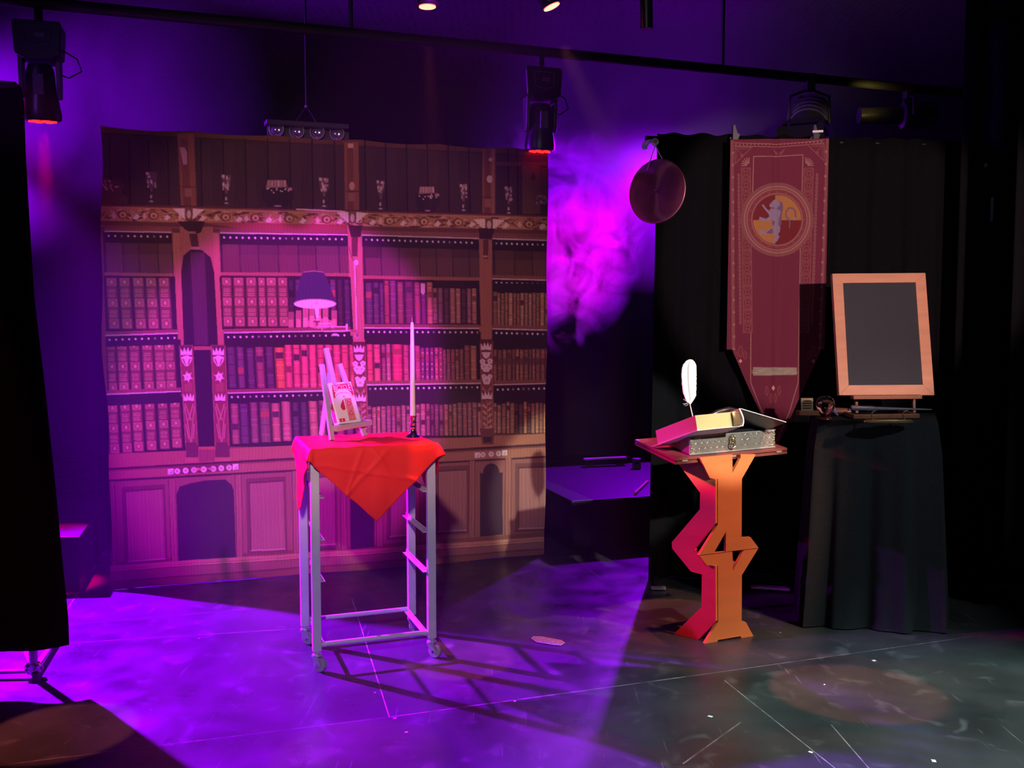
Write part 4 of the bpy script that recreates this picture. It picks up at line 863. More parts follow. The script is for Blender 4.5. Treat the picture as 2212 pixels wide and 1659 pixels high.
# ------------------------------------------------------------------ overhead rig
def bar(p0, p1, r, name, label, m='black_paint'):
    o = MB().cyl(p0, p1, r, n=16).build(name, m, smooth=True); return tag(o, label, 'pipe')
g0, g1 = Vector((-4.2, 4.38, 3.07)), Vector((4.6, 7.53, 3.07)); gd = (g1-g0).normalized()
bar(g0, g1, .030, 'lighting_pipe', 'long black lighting pipe crossing under the ceiling above the backdrop')
gp = lambda x: g0+gd*((x-g0.x)/gd.x)
for k, x in enumerate((-3.2, -.9, 1.35, 3.6)):
    p = gp(x); r = MB().cyl(p, (p.x, p.y, HC), .012, n=10).build('pipe_hanger', 'black_paint', smooth=True)
    tag(r, 'thin black hanger rod holding the long lighting pipe from the ceiling', 'hanger', 'hanger rods of the lighting pipe')
def moving_head(p, rot, label, s=1.0, tilt=0.0):
    r = thing('moving_head_light', p, label, 'stage light', 'moving head lights on the long pipe')
    W = lambda x, y, z: Vector(p)+Rz(rot) @ Vector((x*s, y*s, z*s))
    Rm = Rz(rot)
    MB().box(W(0, 0, -.045), (.035*s, .05*s, .07*s), Rm).build('clamp', 'black_paint', r, bevel=.004)
    mb = MB(); prof = [(-.115, -.095), (-.105, -.085), (.105, -.085), (.115, -.105), (.105, -.25), (.06, -.275), (-.06, -.275), (-.105, -.25)]
    mb.prism([[W(x, -.075, z) for x, z in prof]], Rm @ Vector((0, .15*s, 0))); mb.build('base_housing', 'black_plastic', r, bevel=.008)
    f = MB(); q = [(-.055, -.115), (.055, -.115), (.062, -.13), (.055, -.20), (0, -.213), (-.055, -.20), (-.062, -.13)]
    f.tube([W(x, -.078, z) for x, z in q+q[:1]], .0028*s, 6); f.build('display_frame', 'grey_plastic', r)
    MB().box(W(.012, -.0765, -.158), (.045*s, .003*s, .022*s), Rm).build('display', 'grey_plastic', r)
    for sx in (-1, 1):
        MB().prism([[W(sx*.098, y, z) for y, z in ((-.04, -.25), (.04, -.25), (.032, -.40), (.018, -.455), (-.018, -.455), (-.032, -.40))]], Rm @ Vector((-sx*.022*s, 0, 0))).build('yoke_arm', 'grey_plastic', r, bevel=.004)
    T_ = Matrix.Rotation(tilt, 3, 'X')
    H = lambda x, y, z: W(0, 0, -.42)+Rm @ (T_ @ Vector((x*s, y*s, z*s)))
    ax = Rm @ (T_ @ Vector((0, 0, -1)))
    MB().loft([(H(0, 0, .13), .055*s), (H(0, 0, .10), .066*s), (H(0, 0, 0), .072*s), (H(0, 0, -.06), .084*s), (H(0, 0, -.115), .092*s), (H(0, 0, -.14), .090*s)], 28).build('head', 'black_plastic', r, True)
    MB().box(H(0, -.072, .03), (.05*s, .014*s, .10*s), Rm @ T_).build('brand_plate', 'grey_plastic', r, bevel=.003)
    mb = MB(); mb.cyl(H(0, 0, -.141), H(0, 0, -.146), .080*s, n=28); mb.build('lens_plate', 'black_plastic', r, True)
    for k in range(7):
        a = k*PI/3; rr = 0 if k == 6 else .050
        MB().cyl(H(rr*math.cos(a), rr*math.sin(a), -.145), H(rr*math.cos(a), rr*math.sin(a), -.153), .019*s, .016*s, 14).build('led_lens', 'red_lens', r, True)
    cb = MB().tube([W(.10, .03, -.20), W(.17, .03, -.24), W(.19, .03, -.30), W(.13, .02, -.34), W(.085, .0, -.33)], .004*s, 6); cb.build('cable', 'black_paint', r, True)
    return H(0, 0, -.17), ax
pL = gp(-2.39); pL.z -= .02
hL, aL = moving_head(pL, .28, 'left moving head light glowing red, hanging by the violet haze', 1.0, .10)
pR = gp(.17); pR.z -= .02
hR, aR = moving_head(pR, .30, 'moving head light with seven red lenses above the right edge of the backdrop', 1.0, .06)
spot('red_moving_head_beam', hL, hL+aL+Vector((-.02, .02, 0)), (1, .0, .16), 2400, 5.5, .5, .03)
spot('red_moving_head_beam', hR, hR+aR+Vector((.05, -.25, 0)), (1, .0, .06), 12, 7, .5, .03)
# front pipe above the frame with par cans
h0, h1 = Vector((-3.0, 4.1, 3.1)), Vector((3.0, 4.1, 3.1))
bar(h0, h1, .026, 'lighting_pipe', 'nearer black lighting pipe carrying the red par cans over the stage')
def par(x, aimv, label, lit, s=1.0, L=.26, y=4.1, z=2.78, rr=.042, lm='red_lens_dim', sil=False):
    d = Vector(aimv).normalized(); face = Vector((x, y, z)); r = thing('par_can', face, label, 'stage light', 'par cans on the nearer pipe')
    back_ = face-d*L
    MB().loft([(face, rr), (face-d*.012, rr*1.1), (face-d*.014, rr*.95), (face-d*L*.8, rr*.9), (back_, rr*.6)], 22, True).build('can', 'black_plastic', r, True)
    if lit: MB().cyl(face+d*.0005, face+d*.003, rr*.82, n=22).build('lens', lm, r, True)
    top = Vector((x, y, 3.08)); mid = face-d*L*.5
    MB().tube([mid+Vector((-rr-.006, 0, 0)), mid+Vector((-rr-.006, 0, .05)), Vector((mid.x, y, 3.04)), mid+Vector((rr+.006, 0, .05)), mid+Vector((rr+.006, 0, 0))], .004, 6).build('yoke', 'black_paint', r)
    MB().box((mid.x, y, 3.07), (.03, .06, .08)).build('clamp', 'black_paint', r)
    return r
par(-.348, (.02, .0, -1), 'par can pointing straight down with a thin red lit lens', True, z=2.765)
par(.163, (.44, .0, -1), 'tilted par can with a bright red lens aimed to the right', True, z=2.765)
par(.455, (.10, .15, -1), 'small par can catching violet light beside the black tube', False, z=2.80)
o = MB().cyl((.545, 4.1, 3.05), (.555, 4.1, 2.675), .026, n=18).build('drop_pipe', 'black_plastic', smooth=True); tag(o, 'black vertical drop tube hanging at the top of the picture', 'pipe')

# four-lamp light bar peeping over the backdrop
zq = 1.5; D4 = 6.25
c4 = [on_y(597, 279, D4-.07), on_y(641, 283, D4-.02), on_y(685, 284.5, D4+.03), on_y(728, 288, D4+.08)]
r = thing('blinder_bar', c4[1]+Vector((0, 0, -.12)), 'four-lamp blinder bar peeping over the top of the printed backdrop', 'stage light')
ta = on_y(573, 265, D4-.10); tb = on_y(750, 276, D4+.10)
MB().beam(ta, tb, .10, .028).build('top_plate', 'grey_plastic', r, bevel=.003)
MB().beam(ta+Vector((0, .05, -.075)), tb+Vector((0, .05, -.075)), .02, .14).build('back_plate', 'grey_plastic', r)
for c in c4:
    l_ = MB().sphere(c+Vector((0, .02, 0)), .043, 22, 14, (1, .45, 1)).build('lamp', 'lens', r, True)
    rg = MB(); rg.tube([c+Vector((math.cos(t*PI/12)*.045, -.002, math.sin(t*PI/12)*.045)) for t in range(25)], .003, 6); rg.build('lamp_ring', 'alu', r, True)
pm = on_y(662, 262, D4); hk = Vector((pm.x, gp(pm.x).y, 3.04))
MB().tube([ta.lerp(tb, .35), ta.lerp(tb, .5)+Vector((0, 0, .12)), ta.lerp(tb, .65)], .007, 8).build('yoke', 'black_paint', r)
MB().cyl(ta.lerp(tb, .5)+Vector((0, 0, .11)), (ta.lerp(tb, .5).x, ta.lerp(tb, .5).y, HC), .008, n=8).build('drop_rod', 'black_paint', r)
MB().sphere(ta.lerp(tb, .5)+Vector((0, -.012, .115)), .010, 10, 8).build('wing_nut', 'steel', r, True)
# profile spot with barn doors on the pipe, right
pp = gp(1.98); r = thing('fresnel_light', pp+Vector((0, 0, -.3)), 'dark fresnel light with ribbed body hanging from the long pipe at right', 'stage light')
MB().box(pp+Vector((0, 0, -.03)), (.06, .07, .11)).build('clamp', 'black_paint', r, bevel=.006)
MB().tube([pp+Vector((-.14, 0, -.30)), pp+Vector((-.13, 0, -.12)), pp+Vector((0, 0, -.07)), pp+Vector((.13, 0, -.12)), pp+Vector((.14, 0, -.30))], .010, 8).build('yoke', 'black_paint', r, True)
dd = Vector((-.25, -.55, -.8)).normalized(); cc = pp+Vector((0, 0, -.26))
mb = MB().loft([(cc-dd*.14, .07), (cc-dd*.12, .105), (cc+dd*.12, .115), (cc+dd*.13, .125)], 24); mb.build('body', 'black_plastic', r, True)
for k in range(5): MB().cyl(cc-dd*(.10-k*.035), cc-dd*(.094-k*.035), .122, n=24).build('cooling_fin', 'grey_plastic', r, True)
sx = dd.cross(Vector((0, 0, 1))).normalized(); sy = sx.cross(dd)
for q in (sx, -sx, sy, -sy):
    t_ = dd.cross(q)
    MB().prism([[cc+dd*.13+q*.12-t_*.10, cc+dd*.13+q*.12+t_*.10, cc+dd*.23+q*.17+t_*.13, cc+dd*.23+q*.17-t_*.13]], q*.003).build('barn_door', 'black_paint', r)
pp2 = gp(2.75); r = thing('profile_spotlight', pp2+Vector((0, 0, -.3)), 'long dark profile spotlight hanging nearest the right end of the pipe', 'stage light')
MB().box(pp2+Vector((0, 0, -.03)), (.06, .07, .10)).build('clamp', 'black_paint', r, bevel=.006)
MB().loft([(pp2+Vector((-.34, .0, -.19)), .055), (pp2+Vector((-.05, 0, -.19)), .06), (pp2+Vector((-.04, 0, -.19)), .09), (pp2+Vector((.16, 0, -.19)), .09), (pp2+Vector((.2, 0, -.19)), .05)], 20).build('body', 'black_plastic', r, True)
MB().tube([pp2+Vector((0, -.10, -.2)), pp2+Vector((0, -.09, -.08)), pp2+Vector((0, 0, -.06)), pp2+Vector((0, .09, -.08)), pp2+Vector((0, .10, -.2))], .008, 8).build('yoke', 'black_paint', r, True)

# ------------------------------------------------------------------ clips at the drape top
for px, lab in ((1588, 'black clamp gripping the drape top at the banner left corner'), (1762, 'black clamp gripping the drape top at the banner right corner')):
    p = on_y(px, 299, 5.43); r = thing('spring_clamp', p, lab, 'clamp', 'clamps on the drape top')
    MB().prism([[p+Vector(q) for q in ((-.016, -.012, -.03), (.018, -.012, -.03), (.012, -.012, .02), (-.004, -.012, .075), (-.016, -.012, .07))]], (0, .02, 0)).build('jaw', 'black_plastic', r, bevel=.002)
    MB().prism([[p+Vector(q) for q in ((-.028, .012, .0), (.02, .012, .0), (.03, .012, .025), (.0, .012, .035))]], (0, .02, 0)).build('handle', 'black_plastic', r)
    if px > 1700: MB().box(p+Vector((.006, -.016, .035)), (.058, .004, .012), Matrix.Rotation(-.05, 3, 'Y')).build('metal_label', 'alu', r)
rp0 = Vector((.74, 5.475, 2.475)); o = MB().cyl(rp0, (2.78, 5.72, 2.475), .016, n=12).build('drape_pipe', 'black_paint', smooth=True); tag(o, 'black crossbar pipe along the top of the stage drape', 'pipe')
r = thing('drape_stand', (1.33, 5.50, 0), 'low metal base plate bar on the floor before the black drape', 'stand')
pa = on_z(1622, 1267, .02); pb = on_z(1706, 1272, .02)
MB().beam(pa, pb, .05, .012).build('base_bar', 'steel', r, bevel=.002)
MB().cyl(Vector((pb.x+.02, 5.62, 0)), Vector((pb.x+.02, 5.62, 2.46)), .016, n=12).build('upright', 'black_paint', r, True)
MB().beam(pb, (pb.x+.02, 5.62, .02), .03, .012).build('foot', 'black_paint', r)
pe = Vector((.83, 5.52, 0)); MB().cyl(pe, pe+Vector((0, 0, 2.46)), .014, n=12).build('upright', 'black_paint', r, True)
pf = on_z(1418, 1270, .012); MB().beam(pf+Vector((-.03, 0, 0)), pf+Vector((.05, .0, 0)), .03, .012).build('foot', 'steel', r); MB().beam(pf+Vector((.0, 0, 0)), pe+Vector((0, 0, .012)), .03, .01).build('foot', 'black_paint', r)

# ------------------------------------------------------------------ bronze disc hanging from an eyeball hook
GY = 5.28
e = on_y(1415, 307, GY); gc = on_y(1419, 413, GY); rad = 69/2100*GY*1.0
yaw = math.radians(-38)
nrm = Vector((math.sin(yaw)*-.0, 0, 0))
r = thing('hanging_disc', gc+Vector((0, 0, -rad)), 'round brushed bronze gong plate hung on white cords at the drape edge', 'gong')
mb = MB(); rings = [(0, .010), (.012, .010), (.05, .006), (.12, .002), (.165, 0), (.173, -.003)]; n = 96; vs = []; fs = []
Rg = Matrix.Rotation(.10, 3, 'Y') @ Rz(yaw)
for k, (rr, d_) in enumerate(rings):
    for i in range(n): t = 2*PI*i/n; vs.append((max(rr, .0005)*math.cos(t), -d_, max(rr, .0005)*math.sin(t)))
for k in range(len(rings)-1):
    for i in range(n): j = (i+1) % n; fs.append((k*n+i, k*n+j, (k+1)*n+j, (k+1)*n+i))
mb.add(vs, fs); go = mb.build('plate', 'gong', r, True, solid=.0015); r['_w'] = tuple(gc)
go.data.transform(Matrix.Translation(Vector(r.location))) if False else None
for v in go.data.vertices: v.co = v.co+(Vector(go['_w']))          # back to the disc's own centre
go.location = gc-Vector(r.location); go.rotation_euler = Rg.to_euler()
r['_w'] = tuple(r.location)
for px, py in ((1397.5, 368), (1441, 363)):
    q = on_y(px, py, GY-.02 if px < 1410 else GY+.02)
    MB().tube([e+Vector((0, -.012, -.02)), q], .0032, 6).build('cord', 'ribbon', r)
r = thing('eyeball_hook', e+Vector((0, 0, -.02)), 'white eyeball ornament with a ribbon holding the disc cords', 'ornament')
MB().sphere(e, .021, 24, 16).build('eyeball', 'eye', r, True)
de = Vector((-.10, -1, .03)).normalized(); MB().cyl(e+de*.0185, e+de*.0215, .010, .007, 20).build('iris', 'pupil', r, True)
MB().cyl(e, Vector((e.x+.04, 5.46, e.z)), .006, n=8).build('hook_rod', 'black_paint', r)
rb = MB()
for (a_, w_) in (([(1408, 302), (1398, 304), (1391, 312), (1390, 322)], 4.5), ([(1409, 305), (1402, 308), (1396, 316), (1395, 321)], 3)):
    P3 = [on_y(x, y, GY-.01-.006*i) for i, (x, y) in enumerate(a_)]
    k = len(rb.v)
    for i, p in enumerate(P3): ww = w_/2100*GY*(.4+.3*i); rb.v += [p+Vector((-ww*.7, 0, ww*.4)), p+Vector((ww*.7, .01, -ww*.4))]
    rb.f += [(k+2*i, k+2*i+1, k+2*i+3, k+2*i+2) for i in range(3)]
rb.build('ribbon', 'ribbon', r, solid=.001)

# ------------------------------------------------------------------ trolley
ZT = .945
FL = on_z(690, 1466); FR = on_z(934, 1436)
fa = Vector((-.823, 4.01, 0)); fb = Vector((-.353, 4.18, 0)); U = (fb-fa).normalized(); Vv = Vector((-U.y, U.x, 0)); DP = .36
LEG = .037
corners = {'fl': fa, 'fr': fb, 'bl': fa+Vv*DP, 'br': fb+Vv*DP}
tc = (fa+fb)/2+Vv*DP/2
tro = thing('rack_trolley', tc, 'silver metal rack trolley on castors standing under the red cloth', 'trolley')
RU = Matrix(((U.x, Vv.x, 0), (U.y, Vv.y, 0), (0, 0, 1)))
zc = .085
for k, p in corners.items():
    MB().box((p.x, p.y, (zc+ZT-.01)/2), (LEG, LEG*.8, ZT-.01-zc), RU).build('leg', 'alu', tro, bevel=.003)
    cs = MB(); cs.cyl((p.x, p.y, zc-.012), (p.x, p.y, zc+.004), .014, n=14); cs.cyl((p.x, p.y, zc-.02), (p.x, p.y, zc-.012), .021, n=14)
    sw = math.radians(35 if k in ('fl', 'fr') else 20); wd = Vector((math.cos(sw), -math.sin(sw)*.8, 0)).normalized(); wn = Vector((-wd.y, wd.x, 0)); wc = p+wd*.018+Vector((0, 0, .030))
    for s_ in (-1, 1): cs.prism([[p+wn*s_*.014+Vector((0, 0, zc-.018))-wd*.017, p+wn*s_*.014+Vector((0, 0, zc-.018))+wd*.017, wc+wn*s_*.014+wd*.010, wc+wn*s_*.014-wd*.012+Vector((0, 0, -.008))]], wn*s_*.003)
    co = cs.build('castor', 'steel', tro, bevel=.001)
    MB().cyl(wc-wn*.011, wc+wn*.011, .0295, n=28).build('wheel', 'wheel', co, True, bevel=.003)
    MB().cyl(wc-wn*.019, wc+wn*.019, .007, n=12).build('axle_bolt', 'chrome', co, True)
for z in (.735, .557, .381, .103):
    for s_, c0, c1 in ((1, corners['fl'], corners['bl']), (-1, corners['fr'], corners['br'])):
        i0 = c0+U*s_*(LEG/2+.001)-Vv*.008; i1 = c1+U*s_*(LEG/2+.001)+Vv*.012
        mb = MB(); mb.prism([[i0+Vector((0, 0, z)), i0+U*s_*.019+Vector((0, 0, z)), i0+U*s_*.019+Vector((0, 0, z+.003)), i0+U*s_*.003+Vector((0, 0, z+.003)), i0+U*s_*.003+Vector((0, 0, z+.017)), i0+Vector((0, 0, z+.017))]], i1-i0)
        if not (z < .2 and False): mb.build('shelf_rail', 'alu', tro, bevel=.0008)
for c0, c1, z in ((corners['fl'], corners['fr'], .112), (corners['bl'], corners['br'], .112)):
    MB().cyl(c0+U*.015+Vector((0, 0, z)), c1-U*.015+Vector((0, 0, z)), .0105, n=16).build('cross_tube', 'alu', tro, True)
MB().box((tc.x, tc.y, ZT-.012), (.47+LEG, DP+LEG, .022), RU).build('top_tray', 'alu', tro, bevel=.003)

# red satin cloth draped cornerwise over the trolley
HA, HB = (.47+LEG)/2+.006, (DP+LEG)/2+.006; ZC = ZT+.003
Am, Bm = .56, .53
def cloth(u, v):
    s_ = (u-.5)*2; t_ = (v-.5)*2                              # rotated square: s,t in diamond coordinates
    a = (s_+t_)/2*Am; b_ = (t_-s_)/2*Bm
    qa = max(-HA, min(HA, a)); qb = max(-HB, min(HB, b_)); da, db = a-qa, b_-qb; r_ = math.hypot(da, db)
    z = ZC+.0020*math.sin(a*31+b_*17)*math.sin(b_*23-a*9)+.0015*math.sin(a*60)
    if r_ < 1e-6: return tc+U*a+Vv*b_+Vector((0, 0, z+.002))
    na, nb = da/r_, db/r_; out = .016*(1-math.exp(-r_/.012)); drop = max(0, r_-.010)
    cm = (abs(na*nb)*2)                                        # corner-ness: excess cloth folds outwards
    out += cm*.045*math.sin(min(1, r_/.10)*PI*.5)*(1 if a > 0 else .45)
    wav = .006*math.sin(a*38+1)*min(1, r_/.15)*(abs(nb) > .7)+.010*math.sin(b_*33+.5)*min(1, r_/.12)*(abs(na) > .7)
    out += max(0, wav)+.010*min(1, r_/.3)
    for ka, kb, kc, kw in ((.85, .5, .12, .010), (.9, -.35, -.03, .008), (.2, 1.0, .33, .008), (-.7, .7, .20, .009)): out += .0045*math.exp(-((ka*a+kb*b_+kc)/kw)**2)*min(1, r_/.05)
    # little hem thickness bulge near the tips
    return tc+U*(qa+na*out)+Vv*(qb+nb*out)+Vector((0, 0, z-drop))
mbc = MB().grid(cloth, 141, 141)
cl = mbc.build('satin_cloth', 'silk', smooth=True, solid=.003)
tag(cl, 'shiny red satin cloth draped cornerwise over the metal trolley, point hanging in front', 'tablecloth')

# small easel with the card box
zt = ZC+.006
ea = on_z(717, 951, zt); eb = on_z(788, 941, zt); ec = on_z(694, 940, zt)
ea = Vector((-.772, 4.165, zt)) if False else ea
es = thing('tabletop_easel', (ea+eb)/2, 'small pale wooden easel standing on the red satin cloth', 'easel')
ut = (eb-ea); ut.z = 0; ut.normalize(); vt = Vector((-ut.y, ut.x, 0))
lt_ = on_plane(695, 787, ea+vt*.10, vt); rt_ = on_plane(733, 786, eb+vt*.10, vt); mt_ = on_plane(704, 752, ea+vt*.115, vt)
MB().beam(ea, lt_, .024, .014, vt).build('leg', 'easel_white', es, bevel=.002)
MB().beam(eb, rt_, .024, .014, vt).build('leg', 'easel_white', es, bevel=.002)
mid0 = ea.lerp(eb, .45)+vt*.03+Vector((0, 0, .075)); MB().beam(mid0, mt_, .026, .014, vt).build('mast', 'easel_white', es, bevel=.002)
up = lerp(mt_, mid0, .35)+vt*.012; MB().beam(up, ec, .022, .012, ut).build('rear_leg', 'easel_white', es, bevel=.002)
la = on_plane(722, 925, ea-vt*.0, vt); lb = on_plane(799, 911, ea-vt*.0, vt)
MB().beam(la+Vector((0, 0, -.002)), lb+Vector((0, 0, -.002)), .032, .024).build('ledge', 'easel_white', es, bevel=.002)
MB().beam(lerp(lt_, ea, .55)+vt*.010, lerp(rt_, eb, .55)+vt*.010, .012, .02).build('brace', 'easel_white', es, bevel=.001)
# jumbo card box leaning on the easel
c0 = on_plane(732.5, 917, ea-vt*.004, vt); c1 = on_plane(780.5, 910.5, ea-vt*.004, vt); zl = la.z+.012
c0.z = c1.z = max(c0.z, c1.z); lean = (lerp(ea, lt_, 1)-ea).normalized()
hx = (c1-c0); wbx = hx.length; hx.normalize()
tl = on_plane(710, 827, c0+vt*.075, vt); yb_d = (tl-c0); hb = yb_d.length; yb_d.normalize()
nb_ = hx.cross(yb_d).normalized()
if nb_.y > 0: nb_ = -nb_
TB = .034
root = thing('card_box', c0+hx*wbx/2, 'large white and red playing card box leaning on the small easel', 'card box')
def slab(o_, w, h, t, name, m, par_, bev=.0): return MB().prism([[o_, o_+hx*w, o_+hx*w+yb_d*h, o_+yb_d*h]], -nb_*t).build(name, m, par_, bevel=bev)
slab(c0, wbx, hb, TB, 'carton', 'paper', root, .003)
cf = lambda u, v, d=.0008: c0+hx*u*wbx+yb_d*v*hb+nb_*d
ban_ = [(.10, .93), (.92, .96), (.95, .80), (.97, .66), (.90, .65)]+[(.5+.38*math.cos(a), .66+.17*math.sin(a)) for a in np.linspace(.15, PI-.15, 12)]+[(.10, .62), (.05, .63), (.07, .78)]
MB().prism([[cf(u, v) for u, v in ban_]], nb_*.0006).build('printed_banner', 'card_red', root)
text_mesh('printed_title', 'BICYCLE', 'paper', root, cf(.51, .835, .0016), hx, yb_d, wbx*.76, -hb*.17)
arch = [(.5+.40*math.cos(a)*1.0, .60+.14*math.sin(a)) for a in np.linspace(.1, PI-.1, 14)]
MB().tube([cf(u, v, .001) for u, v in arch], .0010, 6).build('printed_arch', 'card_pink', root)
sp_ = [(.50, .665), (.56, .585), (.66, .505), (.735, .435), (.745, .375), (.71, .33), (.64, .315), (.57, .335), (.52, .375), (.48, .375), (.43, .335), (.36, .315), (.29, .33), (.255, .375), (.265, .435), (.34, .505), (.44, .585)]
MB().prism([[cf(u, v) for u, v in sp_]], nb_*.0006).build('printed_spade', 'card_red', root)
MB().prism([[cf(u, v) for u, v in ((.5, .40), (.43, .27), (.57, .27))]], nb_*.0005).build('printed_spade_stem', 'card_red', root)
MB().prism([[cf(u, v) for u, v in ((.06, .045), (.30, .045), (.30, .125), (.06, .125))]], nb_*.0006).build('printed_label', 'card_red', root)
MB().prism([[cf(u, v, .0016) for u, v in ((.15, .06), (.19, .06), (.19, .11), (.15, .11))]], nb_*.0003).build('printed_mark', 'paper', root)
sd_ = lambda w, v: c0-nb_*TB*w+yb_d*v*hb-hx*.0004
MB().prism([[sd_(.28, .06), sd_(.80, .06), sd_(.80, .94), sd_(.28, .94)]], -hx*.0006).build('printed_side', 'card_purple', root)
# card in front
k0 = c0+hx*wbx*.42+nb_*.004+yb_d*.012; cw, ch = .052, .108
cr = thing('playing_card', k0+hx*cw/2, 'single red-backed playing card leaning against the large card box', 'playing card')
MB().prism([[k0, k0+hx*cw, k0+hx*cw+yb_d*ch, k0+yb_d*ch]], nb_*.0012).build('card_stock', 'paper', cr)
i_ = lambda u, v: k0+hx*u*cw+yb_d*v*ch+nb_*.0013
MB().prism([[i_(.10, .0), i_(.90, .0), i_(.90, .94), i_(.10, .94)]], nb_*.0004).build('printed_back', 'card_pink', cr)
for v in (.30, .70):
    MB().prism([[i_(.5+.16*math.cos(t*PI/8), v+.10*math.sin(t*PI/8)) for t in range(16)]], nb_*.0007).build('printed_medallion', 'card_red', cr)
    MB().prism([[i_(.5+.06*math.cos(t*PI/4), v+.06*math.sin(t*PI/4)) for t in range(8)]], nb_*.001).build('printed_figure', 'paper', cr)

# candlestick and candle
cb = on_z(892, 944, zt-.002)
o = MB().lathe(cb, [(.036, 0), (.038, .002), (.034, .006), (.022, .013), (.016, .024), (.012, .034), (.0125, .040), (.017, .046), (.0125, .052), (.015, .060), (.0165, .064), (.013, .068), (.0125, .074), (.0165, .092), (.021, .0955), (.021, .097), (.0135, .0965)], 40).build('candlestick', 'chrome', smooth=True)
tag(o, 'polished silver candlestick on the right of the red satin cloth', 'candlestick')
r = thing('taper_candle', cb+Vector((0, 0, .0968)), 'tall white unlit taper candle standing in the silver candlestick', 'candle')
MB().loft([(cb+Vector((0, 0, .0970)), .0122), (cb+Vector((0, 0, .30)), .0105), (cb+Vector((0, 0, .50)), .0075), (cb+Vector((0, 0, .515)), .0055)], 24).build('wax', 'candle', r, True)
MB().tube([cb+Vector((0, 0, .513)), cb+Vector((.0005, 0, .525)), cb+Vector((-.001, 0, .537))], .0016, 8).build('wick', 'wick', r, True)
# ------------------------------------------------------------------ lectern
lec = thing('lectern', (1.0, 4.5, 0), 'wooden lectern of zigzag cut plywood panels with a flat hinged top', 'lectern')
F0 = Vector((.833, 4.33, 0)); Fd = Vector((.287, .12, 0)).normalized(); Fn = Vector((Fd.y, -Fd.x, 0))
s31 = 3.3175
def cp(x, y): return (1360+x/s31, 950+y/s31)
front = [(505, 130), (575, 275), (632, 282), (632, 610), (497, 828), (555, 900), (632, 903), (635, 1300), (628, 1315), (495, 1530), (597, 1507), (635, 1435), (795, 1408), (822, 1467), (910, 1450), (835, 1308), (803, 1300), (805, 970), (925, 775), (868, 698), (803, 700), (805, 280), (905, 105), (795, 105), (795, 130), (737, 240), (737, 105)]
fh = [[(690, 660), (605, 810), (690, 802)], [(737, 795), (820, 787), (740, 940)]]
fpl = lambda q: on_plane(*cp(*q), F0, Fn)
TH_ = .016
o = MB().prism([[fpl(q) for q in front]]+[[fpl(q) for q in h] for h in fh], -Fn*TH_).build('front_panel', 'orange_ply', lec); lab_front = o
def seam(q0, q1): a = fpl(q0)+Fn*.0006; b_ = fpl(q1)+Fn*.0006; return MB().beam(a, b_, .0018, .0012)
seam((497, 828), (737, 797)).build('joint_line', 'ply_edge', lec); seam((737, 797), (925, 775)).build('joint_line', 'ply_edge', lec)
S0 = Vector((.748, 4.5, 0)); Sd = Vector((-.76, .64, 0)).normalized(); Sn = Vector((-Sd.y, Sd.x, 0));  Sn = Sn if Sn.y < 0 else -Sn
left = [(330, 130), (345, 165), (505, 380), (503, 498), (302, 735), (305, 780), (440, 945), (518, 965), (515, 1200), (313, 1395), (313, 1432), (465, 1462), (618, 1300), (615, 905), (545, 900), (470, 783), (615, 600), (615, 285), (575, 275), (505, 165), (490, 130)]
lpl = [on_plane(*cp(*q), S0, Sn) for q in left]
MB().prism([lpl], -Sn*TH_).build('side_panel', 'orange_ply', lec)
# matching third panel, mirrored about the front panel's axis
mid = F0+Fd*((Vector((.923, 4.368, 0))-F0).dot(Fd)+.060); 
def mir(p): t = (p-mid).dot(Fd); return p-Fd*2*t
rpl = [mir(p)-Fn*.035 for p in lpl]; Rn = Vector((Sn.x, Sn.y, 0)); rn = Rn-Fd*2*Rn.dot(Fd)
MB().prism([rpl], -rn*TH_).build('side_panel', 'orange_ply', lec)
# top: two thin boards
zt_ = .845
t0 = Vector((.727, 4.30, zt_)); t1 = t0+Vector((.585, .300, .006)); lv = Vector((-.125, .435, .030)); t3 = t0+lv; t2 = t1+lv
for dz, nm, ins in ((-.006, 'lower_board', .0), (.010, 'upper_board', .0)):
    q = [t0, t1, t2, t3]; MB().prism([[p+Vector((0, 0, dz-.006)) for p in q]], (0, 0, .012)).build(nm, 'ply_edge', lec, bevel=.001)
for t in (.08, .5, .92):
    p = t0.lerp(t1, t); MB().box(p+Vector((0, -.002, .002)), (.030, .006, .006), Rz(math.atan2(.3, .585))).build('hinge', 'steel', lec)
tn = (t1-t0).normalized(); tv = lv.normalized(); tz = tn.cross(tv).normalized(); ZL = .0165
tp = lambda a, b_, z=0: t0+tn*a+tv*b_+tz*(ZL+z)
# ------------------------------------------------------------------ engraved box with lion-head ring
bxf = [on_plane(x, y, t0+tv*.035, tn.cross(Vector((0, 0, 1)))) for x, y in ((1497, 985), (1677, 970))]
pl_n = tn.cross(Vector((0, 0, 1)))
A0 = tp(.095, .03); W_, H_, D_ = .505, .100, .235
bx = thing('keepsake_box', A0+tn*W_/2, 'engraved pewter box with lion-head ring pull, lying on the lectern top', 'box')
sk = Vector((-.05, 0, 0))
up_ = (tz+tn*(-.045)).normalized()
pA = lambda a, b_, z: A0+tn*a+tv*b_+up_*z
bp8 = lambda a0, a1, b0, b1, z0_, z1_: [pA(a0, b0, z0_), pA(a1, b0, z0_), pA(a1, b1, z0_), pA(a0, b1, z0_)]
MB().prism([bp8(0, W_, 0, D_, 0, H_)], up_*(H_*.86)).build('body', 'tarnish', bx, bevel=.006)
MB().prism([[pA(0.002, 0.004, H_*.86), pA(W_-.002, 0.004, H_*.86), pA(W_-.002, D_-.004, H_*.86), pA(.002, D_-.004, H_*.86)]], up_*H_*.14).build('lid', 'bookblack', bx, bevel=.006)
MB().tube([pA(.0, -.002, .004), pA(W_, -.002, .004)], .0035, 8).build('bottom_trim', 'steel', bx, True)
